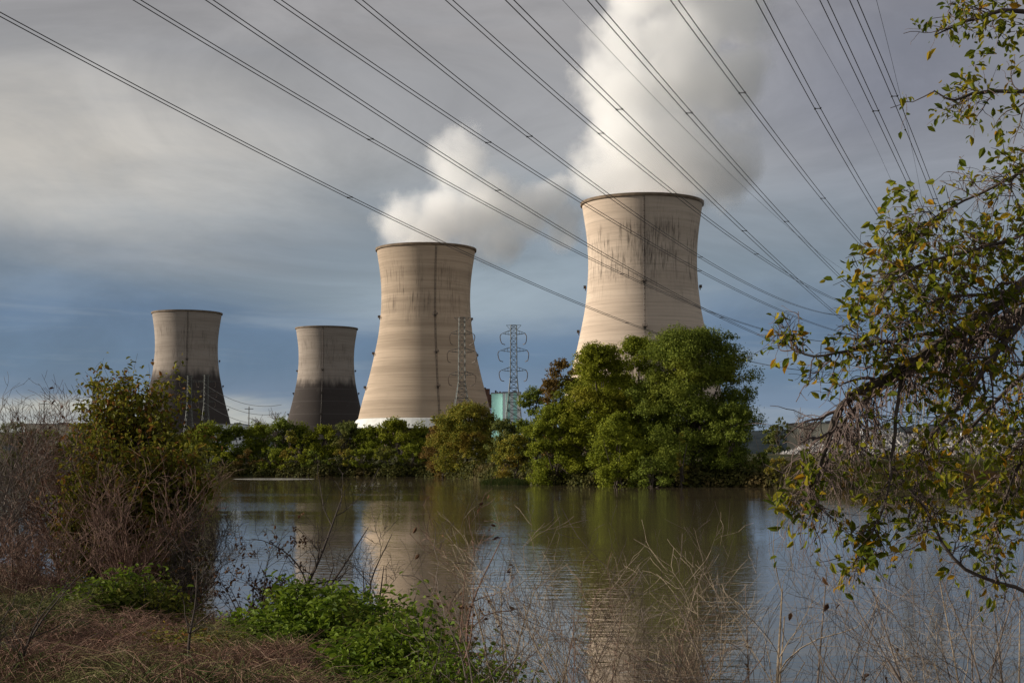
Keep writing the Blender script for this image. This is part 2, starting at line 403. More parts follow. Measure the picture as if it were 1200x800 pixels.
def tower(px, D, label, cmat, ladder_az, skirt_m, seed, pads=True):
    X = X_of(px, D)
    T = thing('cooling_tower', (X, D, 0), label, 'cooling tower', 'cooling towers')
    face = math.atan2(-X, -D)          # azimuth from the tower to the camera
    mb = MB()
    revolve(mb, [(float(prof(q)), q) for q in zz] + [(27.1 - .5, 117.4)] + [(float(prof(q)) - .9, q) for q in zz[::-3]], 144)
    sh = mb.build('shell', cmat, T, smooth=True)
    mb = MB(); revolve(mb, [(27.1, 116.5), (27.75, 116.6), (27.8, 117.8), (26.5, 117.8), (26.5, 116.5), (27.1, 116.5)], 144)
    mb.build('rim', rimm, T)
    mb = MB(); revolve(mb, [(36.75, 24.3), (37.6, 23.6), (40.8, 19.0), (40.4, 18.7), (36.3, 23.2)], 96)
    mb.build('inlet_louvres', skirt_m, T)
    mb = MB()
    for k in range(44):
        a = 2 * math.pi * k / 44
        for s_ in (-1, 1):
            a2 = a + s_ * math.pi / 44
            mb.bar((math.sin(a) * 35.9, math.cos(a) * 35.9, 23.6), (math.sin(a2) * 39, math.cos(a2) * 39, 4.), .45, 6)
    mb.build('support_columns', rimm, T)
    mb = MB(); revolve(mb, [(34.5, 3.), (34.5, 24.)], 64); mb.build('fill', darkin, T)
    # ladders with caged rails and platforms
    def frame(a, z_, off):
        r_ = float(prof(z_)) + off
        return np.array([math.sin(a) * r_, math.cos(a) * r_, z_])
    a0 = face + ladder_az
    zs = np.linspace(24.5, 117, 40)
    mb = MB()
    for da in (-.012, .012):
        mb.tubes(np.array([[frame(a0 + da * 27 / float(prof(q)), q, .5) for q in zs]]), np.full((1, 40), .10), 4)
    for q in np.arange(26, 116, 2.4):
        mb.bar(frame(a0 - .014, q, .5), frame(a0 + .014, q, .5), .09, 4)
    mb.build('ladder', steel, T)
    for z_ in (79.5, 59.5, 41.):
        for da in (0, math.pi / 2, math.pi, -math.pi / 2):
            a = a0 + da; p = frame(a, z_, 1.0)
            mb = MB(); mb.box((0, 0, 0), (2.1, 1.3, .25), -a)
            for s_ in (-1., 1.):
                mb.box((math.cos(a) * s_, -math.sin(a) * s_, .6), (.12, 1.2, .95), -a)
            mb.box((math.sin(a) * .6, math.cos(a) * .6, 1.), (2., .1, .1), -a)
            mb.box((math.sin(a) * -.2, math.cos(a) * -.2, -.6), (1.1, .4, 1.), -a)
            mb.build('platform', steel, T, loc=tuple(p))
    return T
c34 = concrete('light_tan_concrete', (.54, .43, .33), (.63, .51, .395), None, .7, 2., 1)  # lightest tan of the tower concretes
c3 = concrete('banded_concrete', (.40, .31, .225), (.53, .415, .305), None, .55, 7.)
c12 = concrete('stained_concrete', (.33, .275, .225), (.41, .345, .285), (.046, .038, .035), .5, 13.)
tower(217.5, 1147, 'far left cooling tower, tan above and stained dark below, broader of the two stained ones', c12, -.02, darkin, 1)
tower(382, 1285, 'smallest most distant cooling tower, stained dark below, second from the left', c12, .12, darkin, 2)
tower(498.5, 793, 'banded tan cooling tower above a pale skirt, with a lattice pylon in front', c3, -.2, louv, 3)
tower(754, 647, 'tallest looking cooling tower, behind the big green tree, dark streaks under its rim', c34, -.03, louv, 4)
# ------------------------------------------------------------ STEAM
def plume(name, label, blobs, thr, dens, seed, nscale, warm):
    # hull of the cloud: union of lumpy balls, closed into one skin
    import bmesh
    bm = bmesh.new()
    cen = np.array([b_[0] for b_ in blobs]); org = cen.mean(0)
    for c_, r_ in blobs:
        bmesh.ops.create_icosphere(bm, subdivisions=3, radius=r_ * 1.08, matrix=Matrix.Translation(Vector(c_ - org)))
    me = bpy.data.meshes.new('tmp'); bm.to_mesh(me); bm.free()
    o = bpy.data.objects.new('tmp', me); C.objects.link(o)
    md = o.modifiers.new('r', 'REMESH'); md.mode = 'VOXEL'; md.voxel_size = 3.5
    dg = bpy.context.evaluated_depsgraph_get(); me2 = bpy.data.meshes.new_from_object(o.evaluated_get(dg))
    bpy.data.objects.remove(o); me2.name = name; me2.materials.clear()
    m = bpy.data.materials.new(name); m.use_nodes = True; t = NT(m.node_tree); t.n.clear()
    oc = objco(t)
    wv = t.n.new('ShaderNodeTexNoise'); t.put(wv.inputs['Vector'], oc); wv.inputs['Scale'].default_value = nscale * .45; wv.inputs['Detail'].default_value = 2
    oc2 = t.vm('ADD', oc, t.vm('SCALE', t.vm('SUBTRACT', wv.outputs['Color'], (.5, .5, .5)), 22.))
    tot = None
    for (c_, r_), wt in zip([(b_[0], b_[1]) for b_ in blobs], [b_[2] if len(b_) > 2 else 1. for b_ in blobs] if False else [1.] * len(blobs)):
        d_ = t.vm('DISTANCE', oc2, tuple(c_ - org), out=1)
        v = t.mr(d_, 0., float(r_), 1., 0., False)
        tot = v if tot is None else t.m('MAXIMUM', tot, v)
    nz = t.noise(oc, nscale, 7, .64)
    dd = t.m('ADD', tot, t.m('MULTIPLY', t.m('SUBTRACT', nz, .5), 1.5))
    dn = t.m('MULTIPLY', t.mr(dd, thr, thr + .42), dens)
    dn = t.m('MULTIPLY', dn, t.mr(tot, .0, .16))
    # thins out with height / downwind
    pv = t.n.new('ShaderNodeVolumePrincipled'); t.put(pv.inputs['Density'], dn)
    pv.inputs['Color'].default_value = (*warm, 1); pv.inputs['Anisotropy'].default_value = 0.
    out = t.n.new('ShaderNodeOutputMaterial'); t.l.new(pv.outputs[0], out.inputs['Volume'])
    o = link(name, me2, m, loc=tuple(org)); tag(o, label, 'steam plume', 'steam plumes over the towers')
    return o
D4, D3 = 647, 793
def bl(lst, D): return [(at(a, b_, D + dz), rr * D / F) for a, b_, rr, dz in lst]
plume('steam_plume', 'tall white steam plume rising out of the frame above the largest tower', [(s[0], s[1]) for s in bl([
    (754, 222, 74, 0), (722, 205, 62, 0), (790, 205, 74, 0), (740, 165, 82, 0), (800, 165, 82, 5), (850, 188, 72, 8), (735, 110, 80, 0), (795, 95, 88, 5),
    (730, 60, 74, 0), (800, 35, 92, 8), (765, -20, 92, 8), (850, 90, 78, 12), (855, 10, 80, 12), (800, -90, 100, 12), (705, 92, 60, 0)], D4)], .22, .085, 0, .042, (1., .998, .99))
plume('steam_plume', 'smaller white steam plume leaning right from the banded tan tower', [(s[0], s[1]) for s in bl([
    (498, 280, 66, 0), (474, 258, 54, 0), (520, 250, 62, 0), (535, 205, 66, 0), (570, 240, 74, 5), (548, 178, 48, 0), (610, 248, 58, 10), (640, 232, 48, 15), (660, 262, 42, 15), (590, 275, 48, 8)], D3)], .26, .075, 0, .038, (1., .998, .99))
# ------------------------------------------------------------ PYLONS
galv = plain('galvanised_steel', (.10, .105, .095), .5, .2, .5, .3)
insul = plain('insulator_glass', (.16, .12, .09), .3, .2, 3.)
def lattice(mb, w0, w1, z0, z1, n, r):
    zs = z0 + (z1 - z0) * (1 - (1 - np.linspace(0, 1, n + 1)) ** 1.25)
    ws = w0 + (w1 - w0) * (zs - z0) / (z1 - z0)
    cs = [(-1, -1), (1, -1), (1, 1), (-1, 1)]
    for a, b_ in cs:
        mb.tubes(np.array([[(a * q, b_ * q, z_) for q, z_ in zip(ws, zs)]]), np.full((1, n + 1), r * 1.35), 4)
    for i in range(n):
        for k in range(4):
            a, b_ = cs[k], cs[(k + 1) % 4]
            p = lambda c_, j: (c_[0] * ws[j], c_[1] * ws[j], zs[j])
            mb.bar(p(a, i), p(b_, i + 1), r); mb.bar(p(b_, i), p(a, i + 1), r); mb.bar(p(a, i + 1), p(b_, i + 1), r)
def pylon(loc, H, label, arms, wbase=3.6, wtop=.9, rz=0., r=.062, jumper=True, peak=3.5, mt=None):
    """arms = list of (height, half length)"""
    mt = mt or galv
    T = thing('lattice_pylon', tuple(loc), label, 'pylon', 'lattice pylons carrying the lines', rz)
    mb = MB(); zw = arms[-1][0] - 2
    lattice(mb, wbase, wtop * 1.15, 0, zw, 10, r); lattice(mb, wtop * 1.15, wtop, zw, H - peak * .0, 9, r * .8)
    mb.build('lattice_body', mt, T)
    for (z_, L) in arms:
        for s_ in (-1, 1):
            mb = MB()
            tip = (s_ * L, 0, z_ + .4)
            for q in (-wtop, wtop):
                mb.bar((s_ * wtop, q, z_), tip, r); mb.bar((s_ * wtop, q, z_ + 1.5), tip, r)
            for f in (.3, .6):
                x_ = s_ * (wtop + (L - wtop) * f)
                mb.bar((x_, -wtop * (1 - f), z_), (x_, wtop * (1 - f), z_ + 1.5 * (1 - f)), r * .7)
                mb.bar((x_, wtop * (1 - f), z_), (x_, -wtop * (1 - f), z_ + 1.5 * (1 - f)), r * .7)
            ar = mb.build('cross_arm', mt, T)
            mb = MB()
            if jumper:
                P_ = spline([(s_ * L, -1.5, z_ + .2), (s_ * (L + .5), -1.4, z_ - .8), (s_ * (L + .1), 0, z_ - 2.8), (s_ * (L - .9), 1.2, z_ - 3.2)], 10)
                mb.tubes(P_[None], np.full((1, 10), .14), 5)
            else:
                mb.tubes(np.array([[(s_ * L, 0, z_ + .3), (s_ * L, 0, z_ - 1), (s_ * L, 0, z_ - 2.6)]]), np.array([[.1, .2, .12]]), 6)
            mb.build('insulator', insul, ar)
    mb = MB(); mb.bar((-wtop * 2.6, 0, H), (wtop * 2.6, 0, H), r * 1.2)
    mb.bar((-wtop * 2.6, 0, H), (-wtop, 0, H - 1.6), r); mb.bar((wtop * 2.6, 0, H), (wtop, 0, H - 1.6), r); mb.build('earth_wire_bar', mt, T)
    return T
def pz(py, D): return at(600, py, D)[2]
Dp = 470
def fr(ys, D, g=4.3): return [pz(q, D) - g for q in ys]
z1 = fr((372, 392, 413, 440), Dp); 
pylon((X_of(541, Dp), Dp, 4.3), z1[0], 'lattice pylon standing in front of the banded tan tower', [(z1[1], 3.6), (z1[2] , 4.4), (z1[3], 4.0)], 4.6, .95, R(8))
z1 = fr((381, 392, 412, 435), Dp + 8)
pylon((X_of(602, Dp + 8), Dp + 8, 4.3), z1[0], 'lattice pylon against open sky between the two large towers, right of the pale building', [(z1[1], 3.9), (z1[2], 4.6), (z1[3], 4.2)], 3.6, .95, R(-6))
galvb = plain('bright_galvanised_steel', (.34, .32, .30), .5, .15, .5, .1)
Dq = 950
z1 = fr((440, 448, 460, 472), Dq)
pylon((X_of(222, Dq), Dq, 4.3), z1[0], 'pale pylon left of its twin before the stained tower at far left', [(z1[1], 6), (z1[2], 7), (z1[3], 6)], 4, 1.2, 0, .10)
z1 = fr((437, 446, 458, 470), Dq)
pylon((X_of(234, Dq), Dq + 20, 4.3), z1[0], 'pale pylon right of its twin before the stained tower at far left', [(z1[1], 6), (z1[2], 7), (z1[3], 6)], 4, 1.2, 0, .10)
Dr = 800
z1 = fr((449, 456, 466), Dr)
pylon((X_of(112, Dr), Dr, 4.3), z1[0], 'small dark pylon seen over the bare shrubs at the left bank', [(z1[1], 4), (z1[2], 4.5)], 3, 1.3, 0, .12, mt=steel)
z1 = fr((441, 449, 460), Dr)
pylon((X_of(147, Dr), Dr, 4.3), z1[0], 'small dark pylon showing above the leafy bush on the left bank', [(z1[1], 4), (z1[2], 4.5)], 3, 1.3, 0, .12, mt=steel)
# overhead line: two big pylons behind the hanging branches at right
DA, DB = 400, 340
def pA(px, py): return at(px, py, DA)
def pB(px, py): return at(px, py, DB)
zA = fr((345, 362, 396, 428), DA); hA = 25 * DA / F
PA = pylon((X_of(1060, DA), DA, 4.3), zA[0], 'farther tall pylon partly hidden behind the hanging branches', [(zA[1] + 2.6, hA), (zA[2] + 2.6, hA), (zA[3] + 2.6, hA)], 4., 1., 0, .07, False)
zB = fr((335, 350, 383, 413), DB)
PB = pylon((X_of(1092, DB), DB, 4.3), zB[0], 'nearer tall pylon almost lost behind the leafy hanging branches', [(zB[1] + 2.6, 18 * DB / F), (zB[2] + 2.6, 45 * DB / F), (zB[3] + 2.6, 57 * DB / F)], 4., 1., 0, .07, False)
wirem = plain('dark_cable', (.035, .033, .035), .5, .1, 1.)
def wire(p0, mids, end, Df, Hn, rad, bundle, label, group):
    """catenary from overhead to a pylon arm; sag chosen from the photo's curve"""
    Fp = at(end[0], end[1], Df)
    e = at(p0[0], p0[1], 1.); Dn = (Hn - CAMZ) / (e[2] - CAMZ)
    N = at(p0[0], p0[1], Dn)
    best = None
    def proj(p):
        d = p - np.array([0, 0, CAMZ]); yc = d[..., 1] * math.cos(TH) + d[..., 2] * math.sin(TH); zc = -d[..., 1] * math.sin(TH) + d[..., 2] * math.cos(TH)
        return 600 + F * d[..., 0] / yc, 400 - F * zc / yc
    tt = np.linspace(0, 1, 200)
    for s_ in np.linspace(-4, 40, 221):
        P_ = N + (Fp - N) * tt[:, None]; P_ = P_ - np.stack([0 * tt, 0 * tt, s_ * 4 * tt * (1 - tt)], 1)
        u, v = proj(P_); err = sum((np.interp(mx, u, v) - my) ** 2 for mx, my in mids)
        if best is None or err < best[0]: best = (err, s_)
    s_ = best[1]
    tt = np.concatenate([np.linspace(-.28, 0, 8)[:-1], np.linspace(0, .3, 40)[:-1], np.linspace(.3, 1, 50)])
    P_ = N + (Fp - N) * tt[:, None]; P_ = P_ - np.stack([0 * tt, 0 * tt, s_ * 4 * tt * (1 - tt)], 1)
    T = thing('power_line', tuple(P_[-1]), label, 'power line', group)
    Q = P_ - P_[-1]
    hd = (Fp - N)[:2]; hd /= np.linalg.norm(hd); side = np.array([-hd[1], hd[0], 0]) * .23
    if bundle:
        for q in (-1, 1):
            mb = MB(); mb.tubes((Q + q * side)[None], np.full((1, len(Q)), rad), 5); mb.build('conductor', wirem, T)
        for f in rs(int(p0[0]) + 5).permutation(3):
            k = 22 + 26 * int(f) + rs(int(p0[0])).randint(-3, 3)
            if k >= len(Q): continue
            mb = MB(); c_ = Q[k]
            mb.bar(c_ - side * 1.15, c_ + side * 1.15, rad * 1.1, 5)
            for q in (-1, 1): mb.bar(c_ + side * q - np.array([0, .16, 0]), c_ + side * q + np.array([0, .16, 0]), rad * 1.7, 5)
            mb.build('spacer', wirem, T)
    else:
        mb = MB(); mb.tubes(Q[None], np.full((1, len(Q)), rad), 5); mb.build('conductor', wirem, T)
    return best
W = [
 ((0, 17), [(250, 140), (400, 230), (500, 276), (600, 322), (745, 383), (880, 422)], (1035, 428), DA, 30, 'lowest power line, entering the picture at its left edge'),
 ((160, 0), [(500, 200), (600, 258), (752, 331), (880, 383)], (1035, 396), DA, 32, 'power line second lowest at the left, crossing the smaller steam plume'),
 ((245, 0), [(500, 169), (600, 235), (690, 286), (860, 382)], (1085, 428), DA, 32, 'power line crossing low over the middle of the largest tower, third along the upper edge'),
 ((325, 0), [(500, 118), (660, 224), (760, 285), (860, 338), (939, 373)], (1085, 396), DA, 33, 'power line fourth along the upper edge, meeting the left rim of the largest tower'),
 ((420, 0), [(500, 56), (657, 184), (763, 262), (860, 328), (933, 362)], (1035, 362), DA, 33, 'power line fifth along the upper edge, passing over the rim of the largest tower'),
 ((526, 0), [(650, 107), (789, 225), (886, 296), (949, 341)], (1085, 362), DA, 34, 'power line sixth along the upper edge, leaving the tower rim at its middle'),
 ((597, 0), [(699, 94), (871, 272), (944, 338)], (1034, 410), DB, 30, 'power line seventh along the upper edge, touching the right rim of the largest tower'),
 ((693, 0), [(858, 187), (910, 250), (973, 314)], (1047, 378), DB, 31, 'power line rising through the middle of the tall steam plume'),
 ((790, 0), [(866, 99), (900, 150), (977, 250)], (1074, 346), DB, 32, 'power line clipping the right side of the tall steam plume'),
 ((890, 0), [(960, 125), (1025, 248)], (1110, 346), DB, 33, 'power line right of the steam, in open grey sky'),
 ((965, 0), [(1020, 115), (1065, 215)], (1137, 378), DB, 33, 'steep power line, left one of the two nearest the hanging branches'),
 ((1000, 0), [(1045, 105), (1085, 205)], (1150, 410), DB, 33, 'steepest power line, closest to the hanging branches'),
]
for p0, mids, end, Df, Hn, lab in W: wire(p0, mids, end, Df, Hn, .034, True, lab, 'power lines crossing the sky')
wire((659, 0), [(819, 150), (900, 259)], (1060, 345), DA, 38, .018, False, 'thin faint single wire crossing the tall steam plume', 'thin earth wires')
wire((932, 0), [(1000, 110)], (1088, 335), DB, 38, .018, False, 'thin faint single wire in open sky left of the two steep lines', 'thin earth wires')
wire((1027, 0), [(1065, 95)], (1096, 335), DB, 38, .018, False, 'thin faint single wire ending at the leafy twigs, rightmost of all', 'thin earth wires')
# wires strung from the twin pylons before the stained tower
for k, (ya, yb, bx) in enumerate([(450, 462, 330), (460, 472, 330), (472, 483, 330)]):
    a = at(240, ya, Dq + 18); b_ = at(bx, yb + 12, 1000); u = np.linspace(0, 1, 14)[:, None]
    P_ = a + (b_ - a) * u; P_[:, 2] -= (6 * 4 * u * (1 - u))[:, 0]
    mb = MB(); mb.tubes((P_ - P_[0])[None], np.full((1, 14), .14), 4)
    o = mb.build('cable', galvb, loc=tuple(P_[0]))
    tag(o, ('upper', 'middle', 'lower')[k] + ' pale cable slung right from the twin pylons at the stained tower', 'cable', 'cables by the twin pylons')
# ------------------------------------------------------------ BUILDINGS
teal = plain('teal_cladding', (.42, .78, .70), .5, .06, .1)
whit = plain('white_cladding', (.82, .84, .84), .5, .06, .1)
cream = plain('cream_wall', (.58, .53, .40), .7, .1, .1)
roofm = plain('grey_roof', (.18, .17, .17), .8, .2, .1)
glass = plain('dark_window', (.03, .035, .045), .15, .1, .1)
brick = plain('brown_brick', (.14, .08, .06), .8, .2, .2)
def building(px0, px1, pt, D, depth, label, wallm, rfm, nwin=0, rows=1, base=3.5, bays=0, baym=None, roofk='flat', grp=None):
    x0, x1 = X_of(px0, D), X_of(px1, D); top = pz(pt, D); cx, cw, H = (x0 + x1) / 2, x1 - x0, top - base
    T = thing('building', (cx, D, base), label, 'building', grp)
    mb = MB(); mb.box((0, depth / 2, H / 2), (cw, depth, H)); mb.build('wall', wallm, T)
    if bays:
        for k in range(bays):
            mb = MB(); bw = cw / (2 * bays + 1)
            mb.box((-cw / 2 + bw * (1.5 + 2 * k), -.15, H / 2), (bw, .3, H - .4)); mb.build('cladding_bay', baym, T)
    mb = MB()
    if roofk == 'flat':
        mb.box((0, depth / 2, H + .2), (cw + .6, depth + .6, .4))
        mb.box((cw * .2, depth / 2, H + .9), (cw * .18, depth * .3, 1.))
    else:
        h = cw * .0 + 2.4
        v = [(-cw / 2 - .5, -.5, H), (cw / 2 + .5, -.5, H), (cw / 2 + .5, depth + .5, H), (-cw / 2 - .5, depth + .5, H), (-cw / 2 - .5, depth / 2, H + h), (cw / 2 + .5, depth / 2, H + h)]
        mb.add(v, [[0, 1, 5, 4], [2, 3, 4, 5]]); mb.add(v, [[0, 4, 3], [1, 2, 5]]); mb.add(v, [[0, 3, 2, 1]])
    mb.build('roof', rfm, T)
    for rw in range(rows):
        for k in range(nwin):
            xw = -cw / 2 + cw * (k + .5) / nwin; zw = H * (rw + .55) / rows
            mb = MB(); mb.box((xw, -.04, zw), (cw / nwin * .55, .1, min(1.8, H / rows * .45))); mb.build('window', glass, T)
    return T
building(576, 590, 461, 640, 30, 'teal clad industrial hall beside the foot of the banded tower', teal, roofm, 0, base=4)
building(589.3, 610, 460, 636, 30, 'white clad industrial hall with teal stripes behind the pylon', whit, roofm, 0, base=4, bays=2, baym=teal)
T = thing('rooftop_plant', tuple(at(577, 464, 860)), 'dark boxy plant room showing between tower and teal hall', 'plant room')
mb = MB(); mb.box((0, 0, -3), (7.5, 8, 8)); mb.box((-3.5, 0, 2.6), (4, 5, 3.4)); mb.build('block', brick, T)
mb = MB(); mb.bar((2, 0, 1), (2, 0, 3.4), .5, 8); mb.bar((3, 0, 1), (3, 0, 2.6), .4, 8); mb.build('vent_pipe', steel, T)
building(934, 1002, 496, 620, 24, 'long low cream building behind the stone bank, seen under the bent bough', cream, roofm, 9, base=4)
building(1010, 1052, 503, 600, 20, 'low white building behind the branches, right of the cream one', whit, roofm, 6, base=4)
building(1075, 1112, 505, 640, 20, 'small brown brick building behind the hanging twigs', brick, roofm, 4, base=4, roofk='gable')
building(1135, 1190, 506, 560, 18, 'low pale building far right beyond the white stones', whit, roofm, 7, base=4)
building(250, 285, 497, 1040, 30, 'long white shed at the foot of the far left tower', whit, roofm, 6, base=4)
building(30, 86, 497, 900, 22, 'pale flat roofed building far behind the left shrubs', cream, roofm, 7, base=4)
# lamp posts
def lamp(px, ptop, D, label):
    x_ = X_of(px, D); H = pz(ptop, D) - 4.4
    T = thing('lamp_post', (x_, D, 4.4), label, 'lamp post', 'lamp posts on the far bank')
    mb = MB(); mb.tubes(np.array([[(0, 0, 0), (0, 0, H * .5), (0, 0, H)]]), np.array([[.16, .12, .09]]), 8); mb.build('post', galvb, T)
    mb = MB(); mb.bar((-.8, 0, H), (.8, 0, H), .07, 6); mb.build('bracket', galvb, T)
    for s_ in (-.9, .9):
        mb = MB(); mb.box((s_, 0, H - .1), (.8, .45, .28)); mb.build('lamp_head', whit, T)
lamp(1113, 494, 420, 'white lamp post standing above the pale stone bank')
lamp(1004, 488, 520, 'white lamp post beside the cream building')
lamp(1160, 498, 450, 'white lamp post near the far right pale building')
# utility poles at the left horizon
woodm = plain('grey_wood', (.10, .085, .07), .9, .2, 2.)
for px_p, top_p, lb in [(52, 470, 'wooden pole over the left shrubs, left of the small dark pylons'), (292, 476, 'wooden pole on the skyline right of the far left tower')]:
    D_ = 700; H = pz(top_p, D_) - 4.3
    T = thing('utility_pole', (X_of(px_p, D_), D_, 4.3), lb, 'utility pole', 'wooden poles on the skyline')
    mb = MB(); mb.tubes(np.array([[(0, 0, 0), (0, 0, H / 2), (0, 0, H)]]), np.array([[.3, .24, .2]]), 8); mb.build('pole', woodm, T)
    mb = MB(); mb.box((0, 0, H - 1.2), (4.2, .25, .3)); mb.build('cross_arm', woodm, T)
# ------------------------------------------------------------ STONE BANK
m, t, b = mat('quarry_stone', .9, .2)
rn = t.n.new('ShaderNodeNewGeometry').outputs['Random Per Island']
t.l.new(t.ramp(rn, [(0, (.14, .13, .12)), (.45, (.23, .215, .20)), (.8, (.31, .29, .27)), (1., (.38, .36, .33))]), b.inputs['Base Color'])
STONE = m
r = rs(11); n = 5200
ux = r.uniform(X_of(915, 262), X_of(1420, 262), n); uv = r.uniform(0, 1, n)
def levz(v): return 4.0 + v * 4.2
lx0 = X_of(950, 262)
hk = np.clip((ux - (lx0 - 5)) / 12, 0, 1)
P = np.stack([ux, 262 + uv * 9, 3.9 + uv * 4.0 * hk], 1)
tmpl = np.array([(1, 0, 0), (0, 1, 0), (-1, 0, 0), (0, -1, 0), (0, 0, 1), (0, 0, -1)], float)
S = r.uniform(.30, .72, (n, 1, 3)) * r.uniform(.6, 1.25, (n, 1, 1)); rot = r.uniform(0, 6.28, n)
Vv = tmpl[None] * S + r.normal(size=(n, 6, 3)) * .12
cs, sn = np.cos(rot)[:, None], np.sin(rot)[:, None]
Vv = np.stack([Vv[..., 0] * cs - Vv[..., 1] * sn, Vv[..., 0] * sn + Vv[..., 1] * cs, Vv[..., 2]], -1) + P[:, None]
ff = np.array([(0, 1, 4), (1, 2, 4), (2, 3, 4), (3, 0, 4), (1, 0, 5), (2, 1, 5), (3, 2, 5), (0, 3, 5)])
mb = MB(); mb.add(Vv.reshape(-1, 3), ((np.arange(n) * 6)[:, None, None] + ff[None]).reshape(-1, 3))
tag(mb.build('riprap', STONE), 'pale loose quarry stones covering the far embankment', 'stones', kind='stuff')
xs = np.linspace(X_of(905, 262), X_of(1600, 262), 60); hk = np.clip((xs - (lx0 - 5)) / 12, 0, 1)
pr = [(258, 3.5), (262, 3.8), (271, 7.7), (276, 7.9), (290, 4.3)]
V = np.array([[(a, y_, 3.5 + (z_ - 3.5) * h_) for a, h_ in zip(xs, hk)] for y_, z_ in pr]).reshape(-1, 3)
I = np.arange(300).reshape(5, 60); mb = MB(); mb.add(V, np.stack([I[:-1, :-1], I[:-1, 1:], I[1:, 1:], I[1:, :-1]], -1).reshape(-1, 4))
tag(mb.build('embankment', plain('embankment_soil', (.20, .18, .15), .95, .3, .4), smooth=True), kind='structure')
# ------------------------------------------------------------ ISLAND TREES
bark = plain('brown_bark', (.075, .058, .045), .95, .35, 3.)
G = dict(
 green=leafmat('green_foliage', [(0.090, 0.115, 0.013), (0.160, 0.190, 0.017), (0.250, 0.271, 0.024)], [1, 1, 1], None, .16),
 deep=leafmat('deep_green_foliage', [(0.068, 0.095, 0.016), (0.117, 0.152, 0.021), (0.199, 0.232, 0.032)], [1, 1, 1], (0.201, 0.209, 0.023), .12),
 bright=leafmat('fresh_green_foliage', [(0.110, 0.127, 0.010), (0.181, 0.200, 0.014), (0.261, 0.269, 0.023)], [1, 1, 1], (0.237, 0.213, 0.023), .14),
 gold=leafmat('golden_green_foliage', [(0.083, 0.107, 0.018), (0.166, 0.183, 0.026), (0.300, 0.249, 0.032)], [1, 1, 1], (0.256, 0.165, 0.030), .2),
 rust=leafmat('rusty_brown_foliage', [(0.077, 0.055, 0.018), (0.143, 0.094, 0.024), (0.209, 0.127, 0.031)], [1, 1, 1], (0.072, 0.083, 0.020), .17),
 olive=leafmat('olive_foliage', [(0.069, 0.089, 0.024), (0.112, 0.136, 0.030), (0.172, 0.180, 0.042)], [1, 1, 1], (0.172, 0.136, 0.037), .2))
